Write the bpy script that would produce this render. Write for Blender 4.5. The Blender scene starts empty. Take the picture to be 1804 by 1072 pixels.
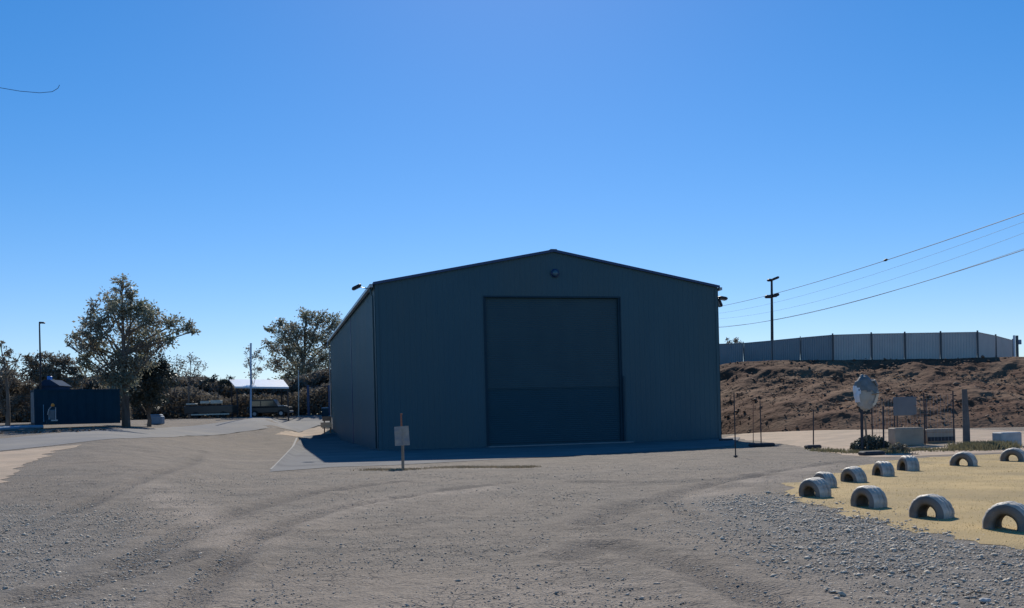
import bpy, math, random
import numpy as np
from mathutils import Matrix, Vector, noise as mnoise
from mathutils.geometry import delaunay_2d_cdt
R = math.radians
scene = bpy.context.scene
COL = scene.collection

# ------------------------------------------------------------------ camera
F_PX, Y0, RHO, CAM_H, W_PX = 1665.7, 730.4, 0.0259, 1.5, 1804.0
cd = bpy.data.cameras.new('camera'); cam = bpy.data.objects.new('camera', cd); COL.objects.link(cam)
cd.sensor_width = 36.0; cd.lens = 36.0 * F_PX / W_PX
cd.shift_y = (Y0 - 536.0) / W_PX
cd.clip_start = 0.05; cd.clip_end = 9000
cam.matrix_world = Matrix.Translation((0, 0, CAM_H)) @ Matrix.Rotation(R(90), 4, 'X') @ Matrix.Rotation(-RHO, 4, 'Z')
scene.camera = cam

# ------------------------------------------------------------------ sky, sun, exposure
SUN_EL, SUN_AZ = 36.0, 1.0            # degrees; azimuth east of the view axis (+Y)
world = bpy.data.worlds.new('World'); scene.world = world; world.use_nodes = True
wn = world.node_tree; wn.nodes.clear()
sky = wn.nodes.new('ShaderNodeTexSky'); sky.sky_type = 'NISHITA'; sky.sun_disc = False
sky.sun_elevation = R(SUN_EL); sky.sun_rotation = R(SUN_AZ)
sky.altitude = 300; sky.air_density = 1.0; sky.dust_density = 0.1; sky.ozone_density = 4.0
bg = wn.nodes.new('ShaderNodeBackground'); bg.inputs['Strength'].default_value = 0.09
wo = wn.nodes.new('ShaderNodeOutputWorld')
hs = wn.nodes.new('ShaderNodeHueSaturation'); hs.inputs['Saturation'].default_value = 1.35   # deep clear blue, the same all round the sky
gm = wn.nodes.new('ShaderNodeGamma'); gm.inputs[1].default_value = 0.85
tint = wn.nodes.new('ShaderNodeMix'); tint.data_type = 'RGBA'; tint.blend_type = 'MULTIPLY'; tint.inputs['Factor'].default_value = 1.0
tint.inputs['B'].default_value = (1.36, 1.42, 1.68, 1)
wn.links.new(sky.outputs[0], hs.inputs['Color']); wn.links.new(hs.outputs[0], gm.inputs[0]); wn.links.new(gm.outputs[0], tint.inputs['A']); wn.links.new(tint.outputs['Result'], bg.inputs[0]); wn.links.new(bg.outputs[0], wo.inputs[0])
sl = bpy.data.lights.new('sun', 'SUN'); sl.energy = 4.8; sl.angle = R(0.53); sl.color = (1.0, 0.93, 0.81)
sun = bpy.data.objects.new('sun', sl); COL.objects.link(sun)
sd = Vector((math.sin(R(SUN_AZ)) * math.cos(R(SUN_EL)), math.cos(R(SUN_AZ)) * math.cos(R(SUN_EL)), math.sin(R(SUN_EL))))
sun.rotation_euler = sd.to_track_quat('Z', 'Y').to_euler(); sun.location = (0, 0, 60)
vs = scene.view_settings; vs.view_transform = 'Standard'; vs.look = 'None'; vs.exposure = 0.0; vs.gamma = 1.0
vs.use_curve_mapping = False

# ------------------------------------------------------------------ terrain shape
def S(t):
    t = np.clip(t, 0, 1); return t * t * (3 - 2 * t)
BX, BY, TH, BW, BD, BH, BA, BZ = -6.991, 49.343, 0.2541, 19.575, 35.71, 8.475, 10.347, -0.2
def terr(X, Y):
    X = np.asarray(X, float); Y = np.asarray(Y, float)
    a = X / np.maximum(Y, 6.0)
    h = -0.22 * S((Y - 20) / 16) * S((16.5 - X) / 5.0) * (1 - S((Y - 95) / 20))
    r = np.interp(Y, [-10, 13, 21, 32, 45, 63, 80, 140], [0, 0, .22, .66, 1.15, 1.62, 2.1, 2.2])
    fa = S((-0.25 - a) / 0.20) * S((-X - 2) / 5)
    xw = BX - 0.2596 * (Y - BY)
    d = xw - X
    g = np.maximum(S((Y - 56) / 36) * S((d - 1) / 5), np.clip((Y - 75) / 22, 0, 1) * S((-X - 6) / 8))
    h = h + r * (1 - (1 - fa) * (1 - g))
    h = h + 0.12 * S((Y - 38) / 12) * S((X - 13) / 6)
    return h
def derot(px, py):
    dx = px - 902.0; u = Y0 - py
    return dx * math.cos(RHO) + u * math.sin(RHO), -dx * math.sin(RHO) + u * math.cos(RHO)
def P(px, py, Y):                      # world point seen at a photo pixel, at distance Y
    a, b = derot(px, py); return Vector((a / F_PX * Y, Y, CAM_H + b / F_PX * Y))
def G(px, Y, py=740):                  # point of the ground at distance Y under a photo column
    p = P(px, py, Y); return Vector((p.x, Y, float(terr(p.x, Y))))
def ray(px, py):                       # first ground hit of the ray through a photo pixel
    a, b = derot(px, py); Y = 3.0
    while Y < 160:
        z = CAM_H + b / F_PX * Y
        if z <= float(terr(a / F_PX * Y, Y)): break
        Y += 0.1
    return Vector((a / F_PX * Y, Y, float(terr(a / F_PX * Y, Y))))
def rays(pts): return [tuple(ray(*p)[:2]) for p in pts]

def hsh(ix, iy, seed):
    n = (ix * 374761393 + iy * 668265263 + seed * 974634777) & 0xffffffff
    n = ((n ^ (n >> 13)) * 1274126177) & 0xffffffff
    return ((n ^ (n >> 16)) & 0xffff) / 65535.0
def vnoise(x, y, seed=0):
    x = np.asarray(x, float); y = np.asarray(y, float)
    ix = np.floor(x).astype(np.int64); iy = np.floor(y).astype(np.int64)
    fx = x - ix; fy = y - iy; fx = fx * fx * (3 - 2 * fx); fy = fy * fy * (3 - 2 * fy)
    a = hsh(ix, iy, seed); b = hsh(ix + 1, iy, seed); c = hsh(ix, iy + 1, seed); d = hsh(ix + 1, iy + 1, seed)
    return (a * (1 - fx) + b * fx) * (1 - fy) + (c * (1 - fx) + d * fx) * fy * 1.0 - 0.5
def fbm(x, y, seed=0, oct=4):
    s = 0; amp = 1; f = 1
    for k in range(oct):
        s = s + amp * vnoise(x * f + 17.3 * k, y * f - 9.1 * k, seed + k); amp *= 0.5; f *= 2.03
    return s
def pdist(X, Y, poly, closed=True):    # distance to a polyline, and inside flag
    n = len(poly); d = np.full(X.shape, 1e9); ins = np.zeros(X.shape, bool)
    for i in range(n if closed else n - 1):
        x0, y0 = poly[i]; x1, y1 = poly[(i + 1) % n]
        dx, dy = x1 - x0, y1 - y0; L = dx * dx + dy * dy + 1e-12
        t = np.clip(((X - x0) * dx + (Y - y0) * dy) / L, 0, 1)
        d = np.minimum(d, np.hypot(X - x0 - t * dx, Y - y0 - t * dy))
        if closed:
            c = ((y0 > Y) != (y1 > Y)) & (X < (x1 - x0) * (Y - y0) / ((y1 - y0) if abs(y1 - y0) > 1e-9 else 1e-9) + x0)
            ins ^= c
    return d, ins

# ------------------------------------------------------------------ materials
def mat(name, c1, c2=None, scale=3.0, rough=0.8, bump=0.0, bscale=None, metal=0.0, spec=0.5, detail=6, c3=None, s3=0.6,
        stretch=(1, 1, 1), emit=None, obj=False, dist=0.02, sheen=0, transl=0.0, lo=0.35, hi=0.65):
    m = bpy.data.materials.new(name); m.use_nodes = True; nt = m.node_tree; N = nt.nodes; Lk = nt.links
    b = N['Principled BSDF']; b.inputs['Roughness'].default_value = rough; b.inputs['Metallic'].default_value = metal
    b.inputs['Specular IOR Level'].default_value = spec
    b.inputs['Base Color'].default_value = (*c1, 1)
    tc = N.new('ShaderNodeTexCoord'); mp = N.new('ShaderNodeMapping'); mp.inputs['Scale'].default_value = stretch
    Lk.new(tc.outputs['Object'], mp.inputs[0])
    if c2:
        n1 = N.new('ShaderNodeTexNoise'); n1.inputs['Scale'].default_value = scale; n1.inputs['Detail'].default_value = detail
        Lk.new(mp.outputs[0], n1.inputs['Vector'])
        r = N.new('ShaderNodeMapRange'); r.inputs['From Min'].default_value = lo; r.inputs['From Max'].default_value = hi
        Lk.new(n1.outputs['Fac'], r.inputs['Value'])
        mx = N.new('ShaderNodeMix'); mx.data_type = 'RGBA'; mx.inputs['A'].default_value = (*c1, 1); mx.inputs['B'].default_value = (*c2, 1)
        Lk.new(r.outputs[0], mx.inputs['Factor']); out = mx.outputs['Result']
        if c3:
            n3 = N.new('ShaderNodeTexNoise'); n3.inputs['Scale'].default_value = s3; n3.inputs['Detail'].default_value = 5
            Lk.new(mp.outputs[0], n3.inputs['Vector'])
            r3 = N.new('ShaderNodeMapRange'); r3.inputs['From Min'].default_value = .42; r3.inputs['From Max'].default_value = .66
            Lk.new(n3.outputs['Fac'], r3.inputs['Value'])
            m3 = N.new('ShaderNodeMix'); m3.data_type = 'RGBA'; Lk.new(out, m3.inputs['A']); m3.inputs['B'].default_value = (*c3, 1)
            Lk.new(r3.outputs[0], m3.inputs['Factor']); out = m3.outputs['Result']
        Lk.new(out, b.inputs['Base Color'])
        rr = N.new('ShaderNodeMapRange'); rr.inputs['To Min'].default_value = max(0.05, rough - .1); rr.inputs['To Max'].default_value = min(1, rough + .1)
        Lk.new(n1.outputs['Fac'], rr.inputs['Value']); Lk.new(rr.outputs[0], b.inputs['Roughness'])
    if bump:
        nb = N.new('ShaderNodeTexNoise'); nb.inputs['Scale'].default_value = bscale or scale * 3; nb.inputs['Detail'].default_value = 5
        Lk.new(mp.outputs[0], nb.inputs['Vector'])
        bp = N.new('ShaderNodeBump'); bp.inputs['Strength'].default_value = bump; bp.inputs['Distance'].default_value = dist
        Lk.new(nb.outputs['Fac'], bp.inputs['Height']); Lk.new(bp.outputs[0], b.inputs['Normal'])
    if transl:
        tr = N.new('ShaderNodeBsdfTranslucent'); ms = N.new('ShaderNodeMixShader'); ms.inputs[0].default_value = transl
        if c2: Lk.new(out, tr.inputs['Color'])
        else: tr.inputs['Color'].default_value = (*c1, 1)
        Lk.new(b.outputs[0], ms.inputs[1]); Lk.new(tr.outputs[0], ms.inputs[2]); Lk.new(ms.outputs[0], N['Material Output'].inputs[0])
    return m

def ground_mat():
    m = bpy.data.materials.new('gravel_ground'); m.use_nodes = True; nt = m.node_tree; N = nt.nodes; Lk = nt.links
    b = N['Principled BSDF']; b.inputs['Roughness'].default_value = .92; b.inputs['Specular IOR Level'].default_value = .25
    tc = N.new('ShaderNodeTexCoord')
    def noise(s, d=6, rough=.55, vec=None):
        n = N.new('ShaderNodeTexNoise'); n.inputs['Scale'].default_value = s; n.inputs['Detail'].default_value = d; n.inputs['Roughness'].default_value = rough
        Lk.new(vec or tc.outputs['Object'], n.inputs['Vector']); return n.outputs['Fac']
    def rng(v, a, c, lo=0, hi=1):
        r = N.new('ShaderNodeMapRange'); r.inputs[1].default_value = a; r.inputs[2].default_value = c; r.inputs[3].default_value = lo; r.inputs[4].default_value = hi
        Lk.new(v, r.inputs[0]); return r.outputs[0]
    def mix(f, a, c, mode='MIX'):
        x = N.new('ShaderNodeMix'); x.data_type = 'RGBA'; x.blend_type = mode
        if isinstance(f, float): x.inputs['Factor'].default_value = f
        else: Lk.new(f, x.inputs['Factor'])
        for k, v in (('A', a), ('B', c)):
            if isinstance(v, tuple): x.inputs[k].default_value = (*v, 1)
            else: Lk.new(v, x.inputs[k])
        return x.outputs['Result']
    def mth(op, a, c):
        x = N.new('ShaderNodeMath'); x.operation = op
        for i, v in enumerate((a, c)):
            if isinstance(v, (int, float)): x.inputs[i].default_value = v
            else: Lk.new(v, x.inputs[i])
        return x.outputs[0]
    def attr(n):
        x = N.new('ShaderNodeAttribute'); x.attribute_name = n; return x.outputs['Fac']
    wear, coarse, dust = attr('wear'), attr('coarse'), attr('dust')
    mp = N.new('ShaderNodeMapping'); mp.inputs['Scale'].default_value = (0.5, 1.6, 1); mp.inputs['Rotation'].default_value = (0, 0, R(12)); Lk.new(tc.outputs['Object'], mp.inputs[0])
    big = rng(noise(.35, 5), .38, .62); mid = rng(noise(1.3, 7, .62, mp.outputs[0]), .36, .66)
    c = mix(big, GR1, GR2)
    c = mix(mth('MULTIPLY', mid, .6), c, GR3)
    c = mix(mth('MULTIPLY', dust, .8), c, (.385, .32, .262))
    c = mix(mth('MULTIPLY', coarse, .6), c, (.20, .185, .168))
    c = mix(mth('MULTIPLY', wear, .55), c, (.105, .09, .08))
    patch = rng(noise(2.6, 6, .7, mp.outputs[0]), .35, .68)
    c = mix(.6, c, mix(patch, (.66, .65, .64), (1.2, 1.18, 1.15)), 'MULTIPLY')
    fine = rng(noise(38, 4, .7), .3, .72)
    c = mix(.85, c, mix(fine, (.62, .62, .62), (1.3, 1.29, 1.27)), 'MULTIPLY')
    vo = N.new('ShaderNodeTexVoronoi'); vo.feature = 'DISTANCE_TO_EDGE'; vo.inputs['Scale'].default_value = 5.5; vo.inputs['Randomness'].default_value = 1
    dist = N.new('ShaderNodeMix'); dist.data_type = 'VECTOR'; dist.inputs['Factor'].default_value = .12
    nz = N.new('ShaderNodeTexNoise'); nz.inputs['Scale'].default_value = 6; Lk.new(tc.outputs['Object'], nz.inputs['Vector'])
    Lk.new(tc.outputs['Object'], dist.inputs['A']); Lk.new(nz.outputs['Color'], dist.inputs['B']); Lk.new(dist.outputs['Result'], vo.inputs['Vector'])
    crack = rng(vo.outputs['Distance'], 0.0, .05, 1, 0)
    cm = rng(noise(.9, 3), .44, .60)
    crk = mth('MULTIPLY', mth('MULTIPLY', crack, cm), mth('SUBTRACT', 1.0, coarse))
    c = mix(mth('MULTIPLY', crk, .7), c, (.075, .065, .06))
    v2 = N.new('ShaderNodeTexVoronoi'); v2.inputs['Scale'].default_value = 30; Lk.new(tc.outputs['Object'], v2.inputs['Vector'])
    pb = rng(v2.outputs['Distance'], .1, .75, 1, 0)
    sp = N.new('ShaderNodeSeparateColor'); Lk.new(v2.outputs['Color'], sp.inputs[0])
    white = mth('GREATER_THAN', sp.outputs[0], .93)
    c = mix(mth('MULTIPLY', mth('MULTIPLY', white, rng(v2.outputs['Distance'], .2, .35, 1, 0)), .5), c, (.48, .45, .42))
    Lk.new(c, b.inputs['Base Color'])
    b1 = N.new('ShaderNodeBump'); b1.inputs['Strength'].default_value = .75; b1.inputs['Distance'].default_value = .022
    hgt = mth('SUBTRACT', mth('ADD', mth('MULTIPLY', pb, .55), mth('ADD', mth('MULTIPLY', noise(70, 3, .7), .7), mth('MULTIPLY', noise(9, 5, .6), 1.3))), mth('MULTIPLY', crk, .7))
    Lk.new(hgt, b1.inputs['Height']); Lk.new(b1.outputs[0], b.inputs['Normal'])
    return m
GR1, GR2, GR3 = (.205, .172, .140), (.168, .147, .125), (.25, .207, .167)
M = {}
M['ground'] = ground_mat()
M['road'] = mat('worn_asphalt', (.18, .178, .178), (.215, .21, .208), 1.2, .9, .35, 60, c3=(.25, .235, .215), s3=.25, spec=.15)
M['tan'] = mat('tan_dirt', (.35, .25, .17), (.43, .32, .225), 2.2, .95, .6, 30, c3=(.29, .22, .155))
M['pad'] = mat('grey_apron', (.155, .155, .157), (.20, .198, .196), 1.0, .9, .3, 55, spec=.12, c3=(.135, .135, .14), s3=.5)
M['edging'] = mat('pale_concrete', (.42, .41, .39), (.55, .53, .50), 4, .85, .3, 40)
M['edgegrey'] = mat('dusty_edging', (.24, .232, .22), (.29, .28, .265), 4, .95, spec=.1, bump=.3, bscale=40, detail=4) if False else mat('dusty_edging', (.24, .232, .22), (.29, .28, .265), 4, .9, .3, 40)
M['drygrass'] = mat('dry_lawn', (.42, .295, .118), (.52, .365, .16), 1.4, .95, .8, 45, c3=(.31, .225, .10), s3=.5, dist=.03)
M['blade'] = mat('straw_blades', (.44, .33, .15), (.54, .42, .21), 5, .8, transl=.3)
M['dull'] = mat('dull_straw', (.26, .205, .125), (.36, .29, .19), 5, .85, transl=.2)
M['green'] = mat('green_blades', (.15, .145, .08), (.24, .21, .12), 5, .8, transl=.3)
M['stone'] = mat('gravel_stone', (.33, .285, .225), (.64, .56, .45), 9, .8, lo=.3, hi=.7)
M['stone_tan'] = mat('brown_stone', (.30, .255, .205), (.52, .45, .37), 7, .85, lo=.3, hi=.7)
M['wall'] = mat('slate_blue_cladding', (.038, .100, .126), (.046, .112, .138), .7, .5, .12, 2.5, spec=.25, stretch=(1, 1, .35), c3=(.054, .108, .124), s3=.3)
M['trim'] = mat('dark_blue_trim', (.014, .045, .12), (.018, .055, .14), 2, .45, spec=.5)
M['lens'] = mat('teal_lens', (.05, .13, .17), (.06, .15, .19), 3, .4)
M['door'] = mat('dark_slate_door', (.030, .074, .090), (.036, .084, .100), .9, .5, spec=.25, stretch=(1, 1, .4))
M['door_low'] = mat('door_low_shade', (.012, .058, .080), (.015, .064, .088), .9, .5, spec=.25)  # shading on the lower door half, put into a darker curtain colour
M['jamb'] = mat('dark_jamb', (.012, .045, .066), (.016, .052, .075), 2, .6, spec=.2)
M['roof'] = mat('roof_sheet', (.10, .14, .17), (.13, .17, .20), 1, .4)
M['gutter'] = mat('pale_gutter', (.34, .40, .42), (.42, .47, .48), 5, .4, spec=.5)
M['concrete'] = mat('grey_concrete', (.40, .32, .235), (.48, .39, .30), 3, .9, .5, 30, c3=(.28, .23, .175), s3=1.6)
M['black'] = mat('black_metal', (.012, .012, .016), (.02, .02, .026), 5, .5)
M['steel'] = mat('galvanised_steel', (.30, .32, .34), (.40, .42, .44), 12, .45, metal=.5)
M['glass'] = mat('lamp_glass', (.35, .38, .40), rough=.15)
M['rust'] = mat('rusty_steel', (.30, .11, .065), (.38, .17, .10), 20, .8, .3, 60)
M['postwood'] = mat('grey_post', (.25, .185, .13), (.36, .27, .19), 10, .9, .4, 50, stretch=(1, 1, .15))
M['plate'] = mat('weathered_sign_back', (.33, .29, .24), (.44, .39, .33), 9, .7, .2, 30, c3=(.25, .26, .27), s3=6)
M['tyre'] = mat('dusty_tyre', (.115, .098, .082), (.175, .152, .125), 7, .6, .5, 60, c3=(.19, .18, .165), s3=3, spec=.6)
M['tyre_sunlit'] = mat('tread_sun_highlight', (.46, .405, .33), (.22, .19, .155), 5, .6, .5, 50, lo=.40, hi=.66, c3=(.66, .62, .54), s3=3)  # bright sunlit tyre tops painted in as patchy pale tread colour
M['tyrepaint'] = mat('worn_painted_tyre', (.15, .148, .145), (.30, .29, .27), 5, .6, .5, 60, c3=(.40, .385, .35), s3=3, spec=.6)
M['bank'] = mat('brown_embankment_soil', (.098, .049, .031), (.145, .078, .051), 1.3, .98, .6, 4.5, c3=(.20, .125, .080), s3=.35, spec=.1, dist=.13, detail=9)
M['rock'] = mat('embankment_rock', (.13, .08, .055), (.22, .15, .105), 4, .9, .5, 15)
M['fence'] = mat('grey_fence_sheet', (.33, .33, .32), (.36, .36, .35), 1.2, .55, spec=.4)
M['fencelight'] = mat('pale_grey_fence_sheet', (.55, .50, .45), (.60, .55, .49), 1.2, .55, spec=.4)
M['fencepost'] = mat('dark_fence_post', (.09, .095, .10), rough=.6)
M['wire'] = mat('power_cable', (.035, .035, .045), rough=.6)
M['bark'] = mat('grey_bark', (.11, .085, .065), (.20, .165, .135), 5, .9, .5, 20, stretch=(1, 1, .2))
M['leaf'] = mat('gum_leaves', (.19, .215, .15), (.30, .31, .225), .8, .55, c3=(.28, .245, .195), s3=.5, transl=.4)
M['leafgrey'] = mat('grey_leaves', (.17, .165, .125), (.26, .23, .17), .8, .55, c3=(.22, .175, .125), s3=.5, transl=.22)
M['leafdark'] = mat('dark_leaves', (.05, .07, .062), (.09, .10, .08), .8, .55, transl=.15)
M['scrub'] = mat('brown_scrub', (.14, .125, .105), (.21, .19, .155), .4, .8, c3=(.15, .12, .09), s3=.3, transl=.3)
M['container'] = mat('navy_container', (.004, .034, .056), (.006, .040, .066), 2, .6, spec=.15)
M['containergrey'] = mat('grey_container_door', (.10, .13, .15), (.13, .16, .18), 4, .6)
M['blueroof'] = mat('blue_roof', (.02, .05, .10), (.025, .06, .12), 2, .95, spec=.1)
M['bluebright'] = mat('bright_blue_plastic', (.05, .28, .75), (.06, .32, .8), 3, .5)
M['bluetarp'] = mat('blue_pipe', (.12, .24, .34), (.18, .31, .40), 3, .6)
M['orange'] = mat('orange_plastic', (.75, .27, .04), rough=.5)
M['white'] = mat('white_sheet', (.80, .80, .80), (.72, .73, .75), 3, .35)
M['cream'] = mat('cream_box', (.72, .66, .52), (.62, .57, .46), 6, .7)
M['binblue'] = mat('grey_blue_tub', (.20, .28, .36), (.25, .33, .41), 6, .7)
M['polepaint'] = mat('pale_blue_pole', (.22, .38, .56), (.28, .43, .6), 6, .5)
M['timber'] = mat('timber', (.60, .40, .24), (.70, .50, .32), 6, .85, .3, 30, stretch=(.2, 1, 1))
M['timberdark'] = mat('dark_timber', (.20, .14, .09), (.27, .19, .13), 6, .85)
M['carpaint'] = mat('dark_car_paint', (.018, .025, .028), rough=.3, spec=.6)
M['carglass'] = mat('car_glass', (.03, .05, .06), rough=.08, spec=.8)
M['rubber'] = mat('black_rubber', (.02, .02, .02), rough=.8)
M['panelgrey'] = mat('grey_panel', (.165, .175, .185), (.19, .20, .21), 4, .6)
M['postdark'] = mat('dark_grey_post', (.10, .095, .095), (.15, .14, .13), 6, .8)
M['slab'] = mat('dark_base_slab', (.035, .035, .042), (.055, .055, .06), 8, .8)
M['wrap'] = mat('grey_wrapping', (.30, .30, .28), (.46, .45, .41), 4, .6, .8, 14, c3=(.46, .42, .34), s3=2.5)
M['wrapdark'] = mat('dark_grey_hood', (.12, .145, .15), (.19, .215, .22), 5, .6, .6, 14)

# ------------------------------------------------------------------ mesh building
class MB:
    def __init__(s): s.v = []; s.f = []
    def add(s, vs_, fs):
        o = len(s.v); s.v += [tuple(v) for v in vs_]; s.f += [tuple(i + o for i in f) for f in fs]; return s
    def box(s, c, sz, rz=0, mat3=None, bev=0.0):
        hx, hy, hz = [k / 2 for k in sz]; c = Vector(c)
        Rm = mat3 or Matrix.Rotation(rz, 3, 'Z')
        if bev <= 0:
            pts = [Rm @ Vector((x * hx, y * hy, z * hz)) + c for x in (-1, 1) for y in (-1, 1) for z in (-1, 1)]
            return s.add(pts, [(0, 1, 3, 2), (4, 6, 7, 5), (0, 4, 5, 1), (2, 3, 7, 6), (0, 2, 6, 4), (1, 5, 7, 3)])
        b = min(bev, hx * .9, hy * .9, hz * .9)
        ring = lambda z, i: [Vector((x, y, z)) for x, y in ((-hx + i + b, -hy + i), (hx - i - b, -hy + i), (hx - i, -hy + i + b), (hx - i, hy - i - b), (hx - i - b, hy - i), (-hx + i + b, hy - i), (-hx + i, hy - i - b), (-hx + i, -hy + i + b))]
        pts = ring(-hz, b) + ring(-hz + b, 0) + ring(hz - b, 0) + ring(hz, b)
        fs = [tuple(range(7, -1, -1)), tuple(range(24, 32))]
        for k in range(3):
            for j in range(8): fs.append((k * 8 + j, k * 8 + (j + 1) % 8, k * 8 + 8 + (j + 1) % 8, k * 8 + 8 + j))
        return s.add([Rm @ p + c for p in pts], fs)
    def tube(s, path, r, n=8, cap=True):
        path = [Vector(p) for p in path]; k = len(path); r = r if hasattr(r, '__len__') else [r] * k
        o = len(s.v); prev = None
        for i, p in enumerate(path):
            t = (path[min(i + 1, k - 1)] - path[max(i - 1, 0)]).normalized()
            if prev is None: a = t.orthogonal().normalized()
            else:
                a = (prev - t * prev.dot(t))
                a = a.normalized() if a.length > 1e-6 else t.orthogonal().normalized()
            prev = a; b = t.cross(a)
            for j in range(n):
                q = 2 * math.pi * j / n; s.v.append(tuple(p + (a * math.cos(q) + b * math.sin(q)) * r[i]))
        for i in range(k - 1):
            for j in range(n): s.f.append((o + i * n + j, o + i * n + (j + 1) % n, o + (i + 1) * n + (j + 1) % n, o + (i + 1) * n + j))
        if cap:
            s.f.append(tuple(o + j for j in range(n - 1, -1, -1))); s.f.append(tuple(o + (k - 1) * n + j for j in range(n)))
        return s
    def quad(s, a, b, c, d): return s.add([a, b, c, d], [(0, 1, 2, 3)])
    def build(s, name, m, parent=None, smooth=False, world=True):
        off = Vector((0, 0, 0))
        if parent is not None and world:
            q = parent
            while q is not None: off += q.location; q = q.parent
        me = bpy.data.meshes.new(name)
        me.from_pydata([(v[0] - off.x, v[1] - off.y, v[2] - off.z) for v in s.v], [], s.f); me.materials.append(m)
        if smooth: me.polygons.foreach_set('use_smooth', [True] * len(me.polygons)); 
        me.update()
        o = bpy.data.objects.new(name, me); COL.objects.link(o); o.parent = parent; return o
def np_mesh(name, V, Fq, m, parent=None, smooth=False, off=None):
    me = bpy.data.meshes.new(name); V = np.asarray(V, np.float32)
    if off is not None: V = V - np.array(off, np.float32)
    Fq = np.asarray(Fq, np.int32); k = Fq.shape[1]
    me.vertices.add(len(V)); me.vertices.foreach_set('co', V.ravel())
    me.loops.add(Fq.size); me.loops.foreach_set('vertex_index', Fq.ravel())
    me.polygons.add(len(Fq)); me.polygons.foreach_set('loop_start', np.arange(0, Fq.size, k, dtype=np.int32))
    me.polygons.foreach_set('loop_total', np.full(len(Fq), k, np.int32))
    if smooth: me.polygons.foreach_set('use_smooth', np.ones(len(Fq), bool))
    me.materials.append(m); me.update(calc_edges=True)
    o = bpy.data.objects.new(name, me); COL.objects.link(o); o.parent = parent; return o
def tag(o, label=None, cat=None, group=None, kind=None):
    if label: o['label'] = label
    if cat: o['category'] = cat
    if group: o['group'] = group
    if kind: o['kind'] = kind
    return o
def thing(name, loc, label, cat, group=None, rz=0):
    o = bpy.data.objects.new(name, None); COL.objects.link(o); o.location = loc; o.rotation_euler = (0, 0, rz)
    o.empty_display_size = .3
    return tag(o, label, cat, group)
def dup(o, parent=None):
    c = o.copy(); COL.objects.link(c); c.parent = parent
    for ch in [x for x in COL.objects if x.parent == o and x != c]: dup(ch, c)
    return c

# ================================================================== GROUND
road_poly = rays([(-300, 812), (0, 795), (90, 786), (150, 779), (230, 773), (330, 768), (420, 762), (500, 756), (560, 750)]) + \
            [tuple(G(580, 87)[:2]), tuple(G(610, 92)[:2]), tuple(G(700, 96)[:2]), tuple(G(700, 104)[:2]), tuple(G(540, 101)[:2]), tuple(G(440, 86)[:2]), tuple(G(300, 72)[:2]), tuple(G(200, 60)[:2]), tuple(G(100, 52)[:2]), tuple(G(0, 46)[:2]), tuple(G(-300, 40)[:2])]
tan_poly = rays([(-260, 812), (0, 797), (90, 788), (145, 784), (105, 794), (62, 810), (30, 830), (8, 846), (-60, 880), (-300, 960)])
tan2_poly = rays([(482, 766), (540, 757), (572, 751)]) + rays([(584, 766), (560, 768.5), (520, 769.5)])
pad_poly = rays([(474, 832), (583, 824), (700, 820), (860, 811), (1000, 804), (1130, 797), (1290, 787)]) + \
           [(BX + BW * math.cos(TH) + 1.2, BY + BW * math.sin(TH) + .3), (BX + 2, BY + 4)] + [(BX + 2 - .2567 * 30, BY + 34)] + rays([(534, 769.5)])
lawn_poly = rays([(1379, 861), (1395, 872), (1430, 889), (1475, 903), (1520, 914), (1570, 926), (1620, 940), (1700, 957), (1804, 973), (1950, 992), (2150, 985), (2100, 850), (1980, 812), (1804, 799), (1720, 803), (1640, 806), (1560, 814), (1490, 828), (1430, 844)])
trackr_poly = rays([(1276, 771), (1380, 783), (1460, 797), (1540, 806), (1640, 803), (1804, 796), (2050, 800), (2060, 765), (1804, 760)]) + [(22, 56), (15, 60), (13, 57)]
def outline(poly, step, jit, seed):
    out = []; n = len(poly)
    for i in range(n):
        x0, y0 = poly[i]; x1, y1 = poly[(i + 1) % n]; L = math.hypot(x1 - x0, y1 - y0); k = max(1, int(L / (step * .4)))
        for j in range(k):
            t = j / k; x = x0 + (x1 - x0) * t; y = y0 + (y1 - y0) * t; nx, ny = -(y1 - y0) / (L + 1e-9), (x1 - x0) / (L + 1e-9)
            q = jit * (mnoise.noise(Vector((x * .9, y * .9, seed))) * 1.2 + mnoise.noise(Vector((x * 3.7, y * 3.7, seed))) * .6 + mnoise.noise(Vector((x * 9, y * 9, seed))) * .3)
            out.append((x + nx * q, y + ny * q))
    return out
road_poly = outline(road_poly, 2.2, .08, 2); tan_poly = outline(tan_poly, .8, .35, 3); tan2_poly = outline(tan2_poly, .8, .2, 4)
lawn_poly = outline(lawn_poly, .5, .34, 6); trackr_poly = outline(trackr_poly, 1.6, .25, 7)
sheets = {'road': road_poly, 'tan': tan_poly, 'tan2': tan2_poly, 'pad': pad_poly, 'lawn': lawn_poly, 'track': trackr_poly}

rut_lines = [rays(l) for l in (
    [(330, 1068), (392, 1000), (440, 955), (500, 926), (600, 895), (760, 868), (900, 852)],
    [(215, 1000), (330, 940), (430, 900), (560, 868), (700, 850)],
    [(1010, 850), (1120, 852), (1230, 850), (1350, 838)],
    [(1225, 915), (1180, 895), (1190, 870), (1290, 848), (1400, 826), (1500, 812)],
    [(1010, 985), (1060, 962), (1130, 975), (1220, 1005), (1300, 1040), (1380, 1072)],
    [(1040, 925), (1120, 890), (1200, 872), (1300, 858)],
    [(120, 905), (240, 850), (330, 820), (360, 796)],
    [(60, 1060), (200, 1020), (330, 985)])]
dust_lines = [rays(l) for l in ([(490, 930), (560, 905), (700, 878), (860, 862)], [(250, 850), (300, 880), (400, 930), (450, 960)], [(630, 815), (760, 826), (930, 824)], [(410, 812), (465, 812)],
                                [(1230, 880), (1330, 850), (1440, 822)])]
coarse_line = rays([(1400, 888), (1500, 935), (1620, 975), (1804, 1022), (2000, 1060)])
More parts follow.
